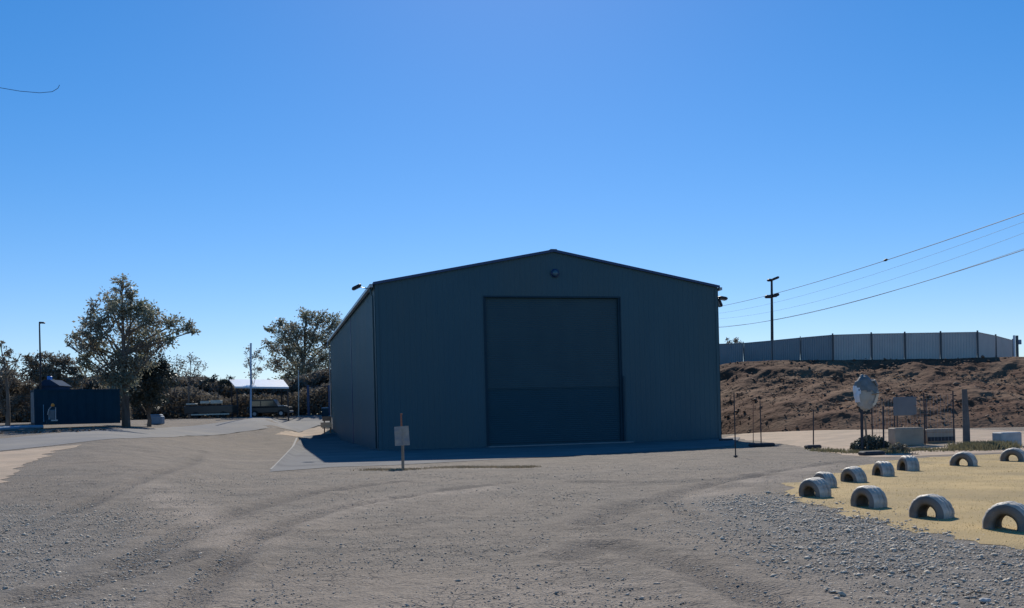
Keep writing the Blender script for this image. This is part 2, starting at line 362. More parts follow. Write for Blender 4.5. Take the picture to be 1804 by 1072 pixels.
coarse_l2 = rays([(-60, 900), (40, 930), (60, 990), (60, 1060)])
def build_ground():
    r1 = np.geomspace(.5, 4, 34, endpoint=False); r2 = np.geomspace(4, 62, 450, endpoint=False); r3 = np.geomspace(62, 4500, 130)
    r = np.concatenate([r1, r2, r3])
    a = np.concatenate([np.linspace(-42, 42, 337), np.linspace(42, 318, 70)[1:-1]])
    A, Rr = np.meshgrid(np.radians(a), r); X = Rr * np.sin(A); Y = Rr * np.cos(A)
    h = terr(X, Y)
    near = 1 - S((Rr - 45) / 25)
    mask = np.ones(X.shape); low = np.zeros(X.shape); shp = X.shape
    for n, pl in sheets.items():
        d, ins = pdist(X, Y, pl); sdn = np.where(ins, d, -d)
        mask = np.minimum(mask, S((-sdn - .02) / .5)); low = np.maximum(low, .05 * S((sdn - .03) / .4))
    wear = np.zeros(shp); relief = .030 * fbm(X * .8, Y * .8, 3, 4) + .020 * fbm(X * 3.1, Y * 3.1, 9, 3) + .014 * fbm(X * 11, Y * 11, 5, 2)
    for i, l in enumerate(rut_lines):
        d, _ = pdist(X, Y, l, False); wd = .16 + .04 * (i % 3)
        brk = .45 + .9 * S(vnoise(X * .7, Y * .7, 40 + i) + .5)
        relief += (-.042 * np.exp(-(d / wd) ** 2) + .022 * np.exp(-((d - 2.0 * wd) / (wd * .8)) ** 2)) * brk
        wear = np.maximum(wear, np.exp(-(d / (wd * 1.5)) ** 2) * brk * .95)
    dust = np.zeros(shp)
    for i, l in enumerate(dust_lines):
        d, _ = pdist(X, Y, l, False); dust = np.maximum(dust, np.exp(-(d / .55) ** 2) * (.6 + .8 * fbm(X * 1.5, Y * 1.5, 77, 3)))
    dust = np.maximum(dust, .8 * S((10.5 - Rr) / 4.5) * (.7 + fbm(X, Y, 31, 3)))
    dl, _ = pdist(X, Y, coarse_line, False); dl2, _ = pdist(X, Y, coarse_l2, False)
    coarse = np.maximum(S((2.6 - dl) / 2.2), .8 * S((2.2 - dl2) / 2.2)); coarse = np.clip(coarse + .35 * fbm(X * 1.2, Y * 1.2, 55, 3) * (coarse > .02), 0, 1)
    z = h + relief * mask * near - low + .3 * fbm(X * .02, Y * .02, 8, 3) * S((Rr - 120) / 200)
    n = X.shape[1]; k = X.shape[0]
    V = np.stack([X.ravel(), Y.ravel(), z.ravel()], 1)
    I = np.arange(k * n).reshape(k, n); J = np.roll(I, -1, 1)
    Fq = np.stack([I[:-1].ravel(), J[:-1].ravel(), J[1:].ravel(), I[1:].ravel()], 1)[:, ::-1]
    # close the small hole under the tripod point with a ring of quads to the centre
    o = np_mesh('ground', V, Fq, M['ground'], smooth=True)
    for nm, arr in (('wear', wear), ('coarse', coarse), ('dust', np.clip(dust, 0, 1))):
        at = o.data.attributes.new(nm, 'FLOAT', 'POINT'); at.data.foreach_set('value', arr.astype(np.float32).ravel())
    tag(o, 'grey brown gravel yard with curved wheel ruts', kind='structure'); return o
ground = build_ground()
c_ = MB(); c_.add([(0, 0, 0.0)] + [(.52 * math.cos(t * math.pi / 12), .52 * math.sin(t * math.pi / 12), 0) for t in range(24)], [(0, 1 + t, 1 + (t + 1) % 24) for t in range(24)])
c_.build('ground', M['ground']); COL.objects[-1]['kind'] = 'structure'

def sheet(name, poly, m, lift, step, label, jit=0.0, seed=1, relief=0.0):
    out = [Vector(p) for p in poly]
    nb = len(out); arr = np.array([tuple(p) for p in out]); xs = np.arange(arr[:, 0].min(), arr[:, 0].max(), step); ys = np.arange(arr[:, 1].min(), arr[:, 1].max(), step)
    GX, GY = np.meshgrid(xs, ys); GX = GX + (np.arange(GX.shape[0]) % 2)[:, None] * step * .5
    d, ins = pdist(GX, GY, [tuple(p) for p in out]); ok = ins & (d > step * .35)
    pts = out + [Vector((x, y)) for x, y in zip(GX[ok], GY[ok])]
    r = delaunay_2d_cdt(pts, [], [list(range(nb))], 1, 1e-5)
    X = np.array([p[0] for p in r[0]]); Y = np.array([p[1] for p in r[0]]); z = terr(X, Y) + lift
    if relief:
        dd, _ = pdist(X, Y, [tuple(p) for p in out]); z = z + relief * (fbm(X * .5, Y * .5, seed, 3) + .35) * S(dd / .8)
    b = MB(); fs = []
    for f in r[2]:
        a = (X[f[1]] - X[f[0]]) * (Y[f[2]] - Y[f[0]]) - (X[f[2]] - X[f[0]]) * (Y[f[1]] - Y[f[0]])
        fs.append(tuple(f) if a > 0 else tuple(reversed(f)))
    b.add(list(zip(X, Y, z)), fs); o = b.build(name, m, smooth=True); tag(o, label, kind='structure'); return o
sheet('road', road_poly, M['road'], .010, 1.6, 'grey asphalt road curving across the yard', .05, 2)
sheet('dirt', tan_poly, M['tan'], .006, .8, 'tan bare dirt verge beside the road', .35, 3)
sheet('dirt', tan2_poly, M['tan'], .006, .8, 'small tan dirt patch beside the shed corner', .15, 4)
sheet('pavement', pad_poly, M['pad'], .008, 1.0, 'grey apron round the blue shed', .05, 5)
sheet('lawn', lawn_poly, M['drygrass'], .004, .5, 'dry yellow grass patch ringed by half buried tyres', .34, 6, relief=.03)
sheet('path', trackr_poly, M['tan'], .004, 1.0, 'tan dirt track at the foot of the embankment', .25, 7)

# embankment: a rough brown slope up to the fence line
bot_px = [(1236, 757, 62), (1300, 757, 59), (1380, 758, 56), (1480, 758, 54), (1600, 759, 52), (1700, 760, 51), (1804, 761, 50), (1900, 762, 49), (2100, 766, 47), (2500, 772, 44)]
top_px = [(1240, 650, 73), (1275, 642, 72), (1310, 637, 71), (1380, 635, 69.5), (1480, 634, 67), (1600, 633, 64.5), (1700, 631, 63), (1804, 629, 62), (1900, 627, 61), (2100, 622, 59), (2500, 612, 57)]
def interp_px(tab, px):
    xs = [t[0] for t in tab]; return P(px, float(np.interp(px, xs, [t[1] for t in tab])), float(np.interp(px, xs, [t[2] for t in tab])))
def bank_pt(s, t):
    pb = interp_px(bot_px, s); pb.z = float(terr(pb.x, pb.y)) - .12; pt = interp_px(top_px, s)
    if t <= 1:
        prof = t + .05 * math.sin(t * math.pi * 2)
        p = pb.lerp(pt, t); p.z = pb.z + (pt.z - pb.z) * prof; env = min(1, t * 5) * (1 if t < .9 else (1 - t) * 8 + .2)
    else:
        d = Vector((.25, 1, 0)).normalized(); p = pt + d * ((t - 1) * 60); env = .2
    return p, env
def build_bank():
    ss = np.linspace(1238, 2500, 420); tt = np.concatenate([np.linspace(0, 1, 96), np.array([1.02, 1.06, 1.15, 1.4, 2, 3])])
    V = []
    for t in tt:
        for s in ss:
            p, env = bank_pt(float(s), float(t))
            q = Vector((p.x * .35, p.y * .35, p.z * .35))
            n = .55 * mnoise.noise(q) + .36 * mnoise.noise(q * 2.3 + Vector((3, 1, 7))) + .17 * mnoise.noise(q * 5.1) + .10 * mnoise.noise(q * 11) + .055 * mnoise.noise(q * 21)
            rid = -abs(mnoise.noise(Vector((p.x * .28 + p.z * .5, p.y * .2, p.z * .9)))) * .5
            k = (n + rid + .15 - .45 * abs(mnoise.noise(Vector((p.x * .45 - p.z * 1.1, p.y * .1, p.x * .1 + p.z * .35))))) * env * .6
            V.append((p.x, p.y - k * .9, p.z + k * .5))
    V = np.array(V); n = len(ss); I = np.arange(len(tt) * n).reshape(len(tt), n)
    Fq = np.stack([I[:-1, :-1].ravel(), I[:-1, 1:].ravel(), I[1:, 1:].ravel(), I[1:, :-1].ravel()], 1)
    o = np_mesh('embankment', V, Fq, M['bank'], smooth=False); tag(o, 'rough brown earth embankment under the grey fence', kind='structure')
    # closed left end
    b = MB(); e = [tuple(V[i * n]) for i in range(len(tt))]; g = [(v[0], v[1], -1.0) for v in e]
    b.add(e + g, [(i, i + 1, len(e) + i + 1, len(e) + i) for i in range(len(e) - 1)])
    b.build('embankment', M['bank']); tag(COL.objects[-1], kind='structure')
build_bank()

# stones -----------------------------------------------------------------------------------
def stones(name, X, Y, Z, sz, m, label, seed=1, parent=None):
    rng = np.random.default_rng(seed); n = len(X)
    base = np.array([(1, 0, 0), (-1, 0, 0), (0, 1, 0), (0, -1, 0), (0, 0, 1), (0, 0, -1)], float)
    V = np.repeat(base[None], n, 0); V = V * rng.uniform(.6, 1.25, (n, 6, 1)) + rng.normal(0, .16, (n, 6, 3))
    a = rng.uniform(0, 6.28, n); c, s = np.cos(a), np.sin(a)
    x = V[..., 0] * c[:, None] - V[..., 1] * s[:, None]; y = V[..., 0] * s[:, None] + V[..., 1] * c[:, None]
    tilt = rng.uniform(-.45, .45, n)[:, None]; z = V[..., 2] * .55 + x * tilt
    W = np.stack([x * sz[:, None] + X[:, None], y * sz[:, None] + Y[:, None], z * sz[:, None] + (Z + sz * .25)[:, None]], -1).reshape(-1, 3)
    f = np.array([(0, 2, 4), (2, 1, 4), (1, 3, 4), (3, 0, 4), (2, 0, 5), (1, 2, 5), (3, 1, 5), (0, 3, 5)])
    Fq = (f[None] + (np.arange(n) * 6)[:, None, None]).reshape(-1, 3)
    o = np_mesh(name, W, Fq, m, parent); tag(o, label, kind='stuff'); return o
rng = np.random.default_rng(4)
def ground_z(X, Y): 
    z = terr(X, Y) + (.030 * fbm(X * .8, Y * .8, 3, 4) + .020 * fbm(X * 3.1, Y * 3.1, 9, 3))
    return z
def keep_outside(X, Y, names, marg=.0):
    k = np.ones(len(X), bool)
    for n in names:
        d, ins = pdist(X, Y, sheets[n]); k &= ~(ins & (d > marg))
    return k
X = rng.uniform(-1, 14, 230000); Y = rng.uniform(5.2, 20, 230000)
d, _ = pdist(X, Y, coarse_line, False); dens = S((2.5 - d) / 2.4) * (.75 + .5 * fbm(X, Y, 12, 3))
k = (rng.uniform(0, 1, len(X)) < dens) & (keep_outside(X, Y, ['lawn'], .0) | (rng.uniform(0, 1, len(X)) < .5 * np.exp(-pdist(X, Y, lawn_poly)[0] / .22))) & (np.abs(X / Y) < .62); X, Y = X[k], Y[k]
stones('gravel', X, Y, ground_z(X, Y), rng.lognormal(-4.55, .5, len(X)).clip(.004, .05), M['stone'], 'loose grey gravel thickest beside the dry grass patch')
n = 170000; rr = 5 + 24 * rng.uniform(0, 1, n) ** 1.3; aa = R(1) * rng.uniform(-33, 33, n); X = rr * np.sin(aa); Y = rr * np.cos(aa)
k = keep_outside(X, Y, ['lawn', 'tan', 'pad', 'road', 'track'], .05) & (rng.uniform(0, 1, n) < .40 + .9 * fbm(X * .8, Y * .8, 61, 3)); X, Y = X[k], Y[k]
stones('gravel', X, Y, ground_z(X, Y), rng.lognormal(-5.1, .5, len(X)).clip(.003, .03), M['stone_tan'], 'small brown and grey pebbles scattered over the yard', 7)
n = 60000; X = -rng.uniform(3, 12, n); Y = rng.uniform(6, 17, n)
d, _ = pdist(X, Y, coarse_l2, False)
k = (rng.uniform(0, 1, n) < .8 * S((2.8 - d) / 2)) & keep_outside(X, Y, ['tan', 'road'], .05); X, Y = X[k], Y[k]
stones('gravel', X, Y, ground_z(X, Y), rng.lognormal(-4.75, .45, len(X)).clip(.004, .035), M['stone'], 'loose grey gravel along the left edge of the yard', 8)
# rocks in the embankment
n = 3000; bx, by, bz, bs = [], [], [], []
rr_ = random.Random(5)
for i in range(n):
    s, t = rr_.uniform(1245, 1950), rr_.random() ** .8
    p, env = bank_pt(s, t); bx.append(p.x); by.append(p.y - .02); bz.append(p.z + .05 * rr_.random()); bs.append(min(.26, math.exp(rr_.gauss(-2.95, .5))))
stones('rubble', np.array(bx), np.array(by), np.array(bz), np.array(bs), M['rock'], 'brown rocks and clods littering the embankment slope', 9)

# grass -----------------------------------------------------------------------------------
def blades(name, X, Y, Z, hgt, m, label, seed=1, wd=.006, spread=.6):
    rng = np.random.default_rng(seed); n = len(X); a = rng.uniform(0, 6.28, n); l = rng.uniform(0, 6.28, n); sp = rng.uniform(.1, spread, n) * hgt
    w = wd * rng.uniform(.6, 1.4, n)
    p0 = np.stack([X - np.cos(a) * w, Y - np.sin(a) * w, Z - .004], 1); p1 = np.stack([X + np.cos(a) * w, Y + np.sin(a) * w, Z - .004], 1)
    p2 = np.stack([X + np.cos(l) * sp, Y + np.sin(l) * sp, Z + hgt], 1)
    V = np.stack([p0, p1, p2], 1).reshape(-1, 3); Fq = np.arange(3 * n).reshape(n, 3)
    o = np_mesh(name, V, Fq, m); tag(o, label, 'grass', kind='stuff'); return o
n = 110000; X = rng.uniform(3.5, 21, n); Y = rng.uniform(8, 30, n)
d, ins = pdist(X, Y, lawn_poly); clump = fbm(X * 2.2, Y * 2.2, 21, 3)
k = (ins | (rng.uniform(0, 1, n) < .8 * np.exp(-d / .22))) & (rng.uniform(0, 1, n) < .45 + .9 * clump) & (X / Y < .62); X, Y = X[k], Y[k]
zl = terr(X, Y) + .004 + .03 * (fbm(X * .5, Y * .5, 6, 3) + .35) * S(pdist(X, Y, lawn_poly)[0] / .8) * ins[k]
blades('grass', X, Y, zl, rng.uniform(.006, .022, len(X)), M['blade'], 'short dry straw coloured grass inside the ring of tyres', 3, .005, 1.0)
def strip(px0, px1, py, n, sdy, hmin, hmax, m, label, seed, w=.01):
    g = np.random.default_rng(seed); xs, ys = [], []
    pa = [ray(px0 + (px1 - px0) * i / 20, float(np.interp(px0 + (px1 - px0) * i / 20, [q[0] for q in py], [q[1] for q in py]))) for i in range(21)]
    for i in range(n):
        t = g.uniform(0, 19.999); j = int(t); p = pa[j].lerp(pa[j + 1], t - j); xs.append(p.x + g.normal(0, .15)); ys.append(p.y + g.normal(0, sdy))
    X = np.array(xs); Y = np.array(ys); k = g.uniform(0, 1, n) < .5 + 1.1 * fbm(X * 1.1, Y * 1.1, seed, 3); X, Y = X[k], Y[k]
    return blades('grass', X, Y, terr(X, Y), g.uniform(hmin, hmax, len(X)), m, label, seed, w, .9)
strip(612, 945, [(612, 828), (700, 829), (800, 824), (945, 824)], 9000, .30, .02, .08, M['dull'], 'thin strip of dry straw grass in front of the shed', 11)
strip(1440, 1570, [(1440, 795), (1500, 798), (1570, 797)], 4500, .8, .05, .16, M['green'], 'dull green weeds around the posts on the right', 12, .02)
strip(1700, 1768, [(1700, 792), (1768, 788)], 4000, .6, .12, .26, M['green'], 'tall green weeds beside the pale concrete block', 13, .02)
strip(1560, 1700, [(1560, 795), (1700, 793)], 2600, .5, .04, .13, M['green'], 'low weeds under the concrete blocks', 14, .02)

# ================================================================== SHED
U = Vector((math.cos(TH), math.sin(TH), 0)); Vv = Vector((-math.sin(TH), math.cos(TH), 0)); C0 = Vector((BX, BY, 0))
def B(u, v, z): return C0 + U * u + Vv * v + Vector((0, 0, z))
shed = thing('industrial_shed', B(BW / 2, BD / 2, BZ), 'large dark slate blue steel shed with low gable roof and closed roller door', 'shed')
def local(o): return o
def hbox(mb, u0, u1, v0, v1, z0, z1, bev=0):
    return mb.box(B((u0 + u1) / 2, (v0 + v1) / 2, (z0 + z1) / 2), (abs(u1 - u0), abs(v1 - v0), abs(z1 - z0)), TH, bev=bev)
DU0, DU1, DZ1 = None, None, None
def upx(px, py):      # facade u, z for a pixel
    a, b = derot(px, py); a /= F_PX; b /= F_PX
    # (C0 + U u).x / .y = a
    u = (a * C0.y - C0.x) / (U.x - a * U.y); Yy = C0.y + U.y * u; return u, CAM_H + b * Yy
DU0 = upx(857, 700)[0]; DU1 = upx(1096, 700)[0]; DZ1 = upx(975, 525)[1]
SPLIT = upx(975, 684)[1]
def ribwall(path, zb, ztop, m, name, parent, pitch=.30, depth=.013):
    """path: (p0, p1, outward); ztop: function of distance along"""
    p0, p1, out = path; L = (p1 - p0).length; t = (p1 - p0).normalized(); b = MB(); pts = []; x = 0
    while x < L - 1e-6:
        for dx, o_ in ((0, 0), (pitch * .70, 0), (pitch * .78, depth), (pitch * .92, depth)):
            if x + dx < L: pts.append((x + dx, o_))
        x += pitch
    pts.append((L, 0)); v = []
    if callable(ztop) and getattr(ztop, 'brk', None) is not None and 0 < ztop.brk < L: pts.append((ztop.brk, 0)); pts.sort()
    for x, o_ in pts:
        q = p0 + t * x + out * o_; v.append((q.x, q.y, zb)); zt = ztop(x) if callable(ztop) else ztop; v.append((q.x, q.y, zt))
    b.add(v, [(2 * i, 2 * i + 2, 2 * i + 3, 2 * i + 1) for i in range(len(pts) - 1)])
    return b.build(name, m, parent)
ZT = BH; ZA = BA
def gable(u): return ZT + (ZA - ZT) * (1 - abs(u - BW / 2) / (BW / 2))
def mk(f, u0):
    g = lambda x: f(u0 + x); 
    class K: pass
    k = K(); 
    def h(x): return f(u0 + x)
    h.brk = BW / 2 - u0; return h
wl = ribwall((B(0, 0, 0), B(DU0, 0, 0), -Vv), BZ - .3, mk(gable, 0), M['wall'], 'front_wall_panel', shed)
wr = ribwall((B(DU1, 0, 0), B(BW, 0, 0), -Vv), BZ - .3, mk(gable, DU1), M['wall'], 'front_wall_panel', shed)
wm = ribwall((B(DU0, 0, 0), B(DU1, 0, 0), -Vv), DZ1, mk(gable, DU0), M['wall'], 'front_wall_panel', shed)
# side walls: left wall in two sheets with the seam the photo shows
def vpx(px, z=4.0):
    best = min(((abs(902 + F_PX * (B(0, v / 20, z).x / B(0, v / 20, z).y) - px), v / 20) for v in range(0, int(BD * 20))), key=lambda q: q[0]); return best[1]
VS = vpx(622)
ribwall((B(0, BD, 0), B(0, VS + .04, 0), -U), BZ - .3, ZT, M['wall'], 'side_wall_panel', shed)
ribwall((B(0, VS - .04, 0), B(0, 0, 0), -U), BZ - .3, ZT, M['wall'], 'side_wall_panel', shed)
hbox(MB(), -.035, .0, VS - .07, VS + .07, BZ - .3, ZT - .02).build('wall_seam', M['trim'], shed)
ribwall((B(BW, 0, 0), B(BW, BD, 0), U), BZ - .3, ZT, M['wall'], 'side_wall_panel', shed)
ribwall((B(BW, BD, 0), B(0, BD, 0), Vv), BZ - .3, mk(gable, 0), M['wall'], 'back_wall', shed)
# roof slopes
for sgn in (0, 1):
    b = MB(); e0 = -.10 if sgn == 0 else BW + .10; ze = ZT - .10 * (ZA - ZT) / (BW / 2); um = BW / 2; th = .06
    p = [B(e0, -.12, ze + .03), B(um, -.12, ZA + .03), B(um, BD + .12, ZA + .03), B(e0, BD + .12, ze + .03)]
    q = [x + Vector((0, 0, th)) for x in p]; b.add(p + q, [(0, 3, 2, 1), (4, 5, 6, 7), (0, 1, 5, 4), (1, 2, 6, 5), (2, 3, 7, 6), (3, 0, 4, 7)])
    r_ = b.build('roof', M['roof'], shed)
    # barge flashing along the front gable edge
    b = MB(); p = [B(e0, -.16, ze - .02), B(um, -.16, ZA - .02), B(um, -.16, ZA + .115), B(e0, -.16, ze + .115)]; q = [x + Vv * .035 for x in p]
    b.add(p + q, [(0, 1, 2, 3), (7, 6, 5, 4), (0, 4, 5, 1), (3, 2, 6, 7), (0, 3, 7, 4), (1, 5, 6, 2)]); b.build('barge_board', M['trim'], shed)
hbox(MB(), BW / 2 - .18, BW / 2 + .18, -.15, BD + .15, ZA + .095, ZA + .125).build('ridge_cap', M['roof'], shed)
# gutters and downpipes
for u0, u1 in ((-.27, -.11), (BW + .11, BW + .27)):
    b = MB(); hbox(b, u0, u1, -.10, BD + .1, ZT - .16, ZT - .145); hbox(b, u0, u0 + .012, -.10, BD + .1, ZT - .145, ZT + .0); hbox(b, u1 - .012, u1, -.10, BD + .1, ZT - .145, ZT + .0)
    hbox(b, u0 + .012, u1 - .012, -.10, -.088, ZT - .145, ZT + .0); b.build('gutter', M['gutter'], shed)
MB().tube([B(-.19, .35, ZT - .16), B(-.19, .35, ZT - .35), B(-.09, .35, ZT - .6), B(-.09, .35, BZ + .1)], .045, 8).build('downpipe', M['wall'], shed, True)
MB().tube([B(-.19, BD - .2, ZT - .16), B(-.26, BD - .15, ZT - .5), B(-.10, BD - .2, ZT - .9), B(-.10, BD - .2, BZ)], .05, 8).build('downpipe', M['gutter'], shed, True)
# corner flashings
for u in (0, BW):
    b = MB(); s = -1 if u == 0 else 1
    hbox(b, u - (.0 if u == 0 else .16), u + (.16 if u == 0 else .0), -.032, -.024, BZ - .3, ZT - .12)
    hbox(b, u + s * .024, u + s * .032, -.032, .14, BZ - .3, ZT - .2); b.build('corner_flashing', M['wall'], shed)
# door opening: reveal, frame, curtain, track
for a_, b_ in ((DU0 - .05, DU0), (DU1, DU1 + .05)): hbox(MB(), a_, b_, -.03, .22, BZ - .2, DZ1 + .09).build('door_jamb', M['jamb'], shed)
hbox(MB(), DU0, DU1, -.035, .22, DZ1, DZ1 + .09).build('door_header', M['jamb'], shed)
def curtain(z0, z1, name, m):
    b = MB(); n = max(1, round((z1 - z0) / .115)); pts = []
    for i in range(n):
        a = z0 + (z1 - z0) * i / n; h = (z1 - z0) / n; pts += [(a, 0), (a + h * .18, -.012), (a + h * .7, -.016), (a + h * .92, -.004)]
    pts.append((z1, 0)); v = []
    for z, o_ in pts: v += [B(DU0, .16 + o_, z), B(DU1, .16 + o_, z)]
    b.add(v, [(2 * i, 2 * i + 1, 2 * i + 3, 2 * i + 2) for i in range(len(pts) - 1)]); return b.build(name, m, rd, True)
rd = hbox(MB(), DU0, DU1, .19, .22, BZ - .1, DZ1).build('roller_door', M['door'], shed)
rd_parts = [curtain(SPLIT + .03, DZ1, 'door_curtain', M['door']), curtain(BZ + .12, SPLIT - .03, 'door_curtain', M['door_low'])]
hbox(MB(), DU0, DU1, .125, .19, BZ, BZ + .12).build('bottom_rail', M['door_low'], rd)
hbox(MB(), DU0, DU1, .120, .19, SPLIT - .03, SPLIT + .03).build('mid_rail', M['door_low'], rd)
hbox(MB(), DU1 + .02, DU1 + .12, -.11, -.062, BZ, SPLIT + .6).build('door_track', M['jamb'], shed)
hbox(MB(), DU1 - .1, DU1 - .0, .02, .118, BZ, DZ1).build('door_track', M['jamb'], shed)
hbox(MB(), DU0, DU0 + .1, .02, .118, BZ, DZ1).build('door_track', M['jamb'], shed)
hbox(MB(), DU0 - .1, DU1 + .3, -.9, -.04, BZ - .15, BZ + .03, .01).build('door_threshold', M['edgegrey'], shed)
# round gable light
u_, z_ = upx(977, 482)
b = MB(); b.tube([B(u_, -.03, z_), B(u_, -.12, z_)], [.23, .23], 20); gl = b.build('gable_light', M['trim'], shed, True)
b = MB(); b.tube([B(u_, -.12, z_), B(u_, -.17, z_), B(u_, -.20, z_)], [.17, .14, .05], 20); b.build('lens', M['lens'], gl, True)
# floodlights at both eaves
def floodlight(u, z, s, arms, parent, v=.35):
    b = MB(); b.tube([B(u, v, z), B(u + s * .16, v, z + .02)], .03, 6); r_ = b.build('floodlight', M['steel'], parent)
    for (dx, dz, tilt) in arms:
        c = B(u + s * (.16 + dx), v - .05, z + dz); Rm = Matrix.Rotation(TH, 3, 'Z') @ Matrix.Rotation(tilt, 3, 'Y')
        MB().box(c, (.52, .40, .17), mat3=Rm, bev=.05).build('lamp_head', M['black'], r_)
        MB().box(c + Rm @ Vector((0, 0, -.093)), (.42, .30, .02), mat3=Rm).build('lamp_glass', M['glass'], r_)
        MB().tube([B(u + s * .14, v, z + .02), c + Rm @ Vector((-s * .1, 0, -.02))], .018, 5).build('bracket', M['steel'], r_)
floodlight(BW + .02, upx(1266, 526)[1], 1, [(.30, .05, .15), (.08, -.22, 1.15)], shed)
floodlight(-.28, ZT - .1, -1, [(.42, .06, -.45)], shed, v=.9)
# pale edging along the apron, left of the shed
e0, e1 = ray(478, 828), ray(523, 772)
def strip_mesh(name, a, b_, w, hgt, m, label, n=14, kind='structure'):
    mb = MB(); d = (b_ - a); d.z = 0; nrm = Vector((-d.y, d.x, 0)).normalized() * w / 2; vs_ = []
    for i in range(n + 1):
        p = a.lerp(b_, i / n); z = float(terr(p.x, p.y))
        vs_ += [p - nrm, p + nrm]; vs_[-2].z = vs_[-1].z = z + hgt
    mb.add(vs_, [(2 * i, 2 * i + 1, 2 * i + 3, 2 * i + 2)[::-1] for i in range(n)]); o = mb.build(name, m); tag(o, label, kind=kind); return o
strip_mesh('kerb', e0, e1, .13, .016, M['edgegrey'], 'thin pale concrete edge of the apron left of the shed')

# ================================================================== SIGN POST
sp = ray(709, 826)
s = 1 / F_PX * sp.y
post = thing('sign_post', sp, 'short timber post with a blank weathered metal plate in front of the shed', 'signpost')
def SP(px, py, dy=0): return P(px, py, sp.y + dy)
MB().tube([SP(710, 829), SP(709.3, 786), SP(708, 752)], [.062, .058, .045], 4).build('post', M['postwood'], post)
MB().tube([SP(707.6, 757, .03), SP(706.6, 731, .03)], [.030, .028], 8).build('rod', M['rust'], post)
MB().box(SP(707, 730, .03), (.07, .05, .05), bev=.012).build('rod_cap', M['rust'], post)
b = MB(); q = [SP(694.5, 752.5, -.06), SP(719.5, 750.5, -.06), SP(722, 784.5, -.06), SP(696, 786, -.06)]
cu = [x + Vector((0, .012, 0)) for x in q]; b.add(q + cu, [(0, 3, 2, 1), (4, 5, 6, 7), (0, 1, 5, 4), (1, 2, 6, 5), (2, 3, 7, 6), (3, 0, 4, 7)]); pl = b.build('plate', M['plate'], post)
for (px, py) in ((700, 755), (716, 755), (700, 782), (717, 781)):
    MB().tube([SP(px, py, -.062), SP(px, py, -.07)], .012, 6).build('bolt', M['steel'], pl)
b = MB(); b.tube([SP(708, 752, -.065), SP(709, 786, -.065)], .012, 4); b.build('fold', M['plate'], pl)

# ================================================================== TYRES
def tyre_mesh(seed=0, w=.23, r=.26, rh=.115):
    g = random.Random(seed); prof = [(-w * .42, rh), (-w * .5, rh + .035), (-w * .53, (r + rh) / 2), (-w * .48, r - .03), (-w * .38, r - .004), (-w * .20, r), (-w * .17, r - .012), (-w * .12, r - .012), (-w * .09, r),
                                 (w * .09, r), (w * .12, r - .012), (w * .17, r - .012), (w * .20, r), (w * .38, r - .004), (w * .48, r - .03), (w * .53, (r + rh) / 2), (w * .5, rh + .035), (w * .42, rh), (w * .40, rh + .03), (w * .44, r - .05), (0, r - .035), (-w * .44, r - .05), (-w * .40, rh + .03)]
    n = 56; k = len(prof); b = MB(); v = []
    for i in range(n):
        a = 2 * math.pi * i / n; ir = 1 + .012 * math.sin(3 * a + seed) 
        for j, (x, q) in enumerate(prof):
            qq = q * ir - (.008 if (i % 4 == 0 and q > r - .02 and j < 18) else 0)
            v.append((qq * math.cos(a), x, qq * math.sin(a)))
    f = [(i * k + j, i * k + (j + 1) % k, ((i + 1) % n) * k + (j + 1) % k, ((i + 1) % n) * k + j) for i in range(n) for j in range(k)]
    b.add(v, f); return b
tyre_px = [  # px centre, base y, top y, yaw deg (0 = hole faces camera; + = hole turned to the left), scale, label
    (1440, 880, 846, 62, 1.0, 'half buried tyre nearest the gravel corner of the grass, in front of another tyre', 0),
    (1456, 864, 836, 72, .96, 'half buried tyre partly hidden behind the corner tyre of the ring', 0),
    (1508, 855, 827, 68, .98, 'dark bluish half buried tyre, first in the back row past the corner pair', 0),
    (1560, 844, 817, 84, .95, 'upright blocky half buried tyre, second in the back row past the corner pair', 1),
    (1604, 834, 807, 86, .95, 'half buried tyre with sunlit top and a twig behind, third in the back row', 1),
    (1702, 826, 800, 42, 1.0, 'half buried tyre alone below the concrete blocks, in the back row', 1),
    (1790, 818, 793, 40, .98, 'half buried tyre at the far right end of the back row', 1),
    (1536, 899, 861, 66, 1.05, 'half buried tyre in the front row with a narrow slit opening, beside the gravel', 0),
    (1648, 919, 876, 52, 1.07, 'half buried tyre with wide open arch in the middle of the front row', 0),
    (1788, 941, 891, 46, 1.1, 'largest nearest half buried tyre at the right edge of the picture', 0)]
for i, (px, yb, yt, yaw, sc, lab, mt) in enumerate(tyre_px):
    g_ = ray(px, yb - 3); hgt = (yb - yt) / F_PX * g_.y
    b = tyre_mesh(i); o = b.build('half_buried_tyre', M['tyre'], None, smooth=True); o.data.materials.append(M['tyre_sunlit'])
    for p_ in o.data.polygons:                                     # pale sun highlight painted into the tread colour only
        c0 = p_.center; rr2 = math.hypot(c0.x, c0.z)
        if rr2 > .232 and abs(c0.y) < .115: p_.material_index = 1
    k_ = hgt / .31; k_ = max(.8, min(1.3, k_))
    o.location = (g_.x, g_.y + .12, g_.z + hgt - .26 * k_ + .005); o.scale = (k_, k_ * 1.15, k_); o.rotation_euler = (R(random.Random(i).uniform(-6, 6)), 0, R(-yaw))
    tag(o, lab, 'tyre', 'half buried tyres ringing the dry grass')

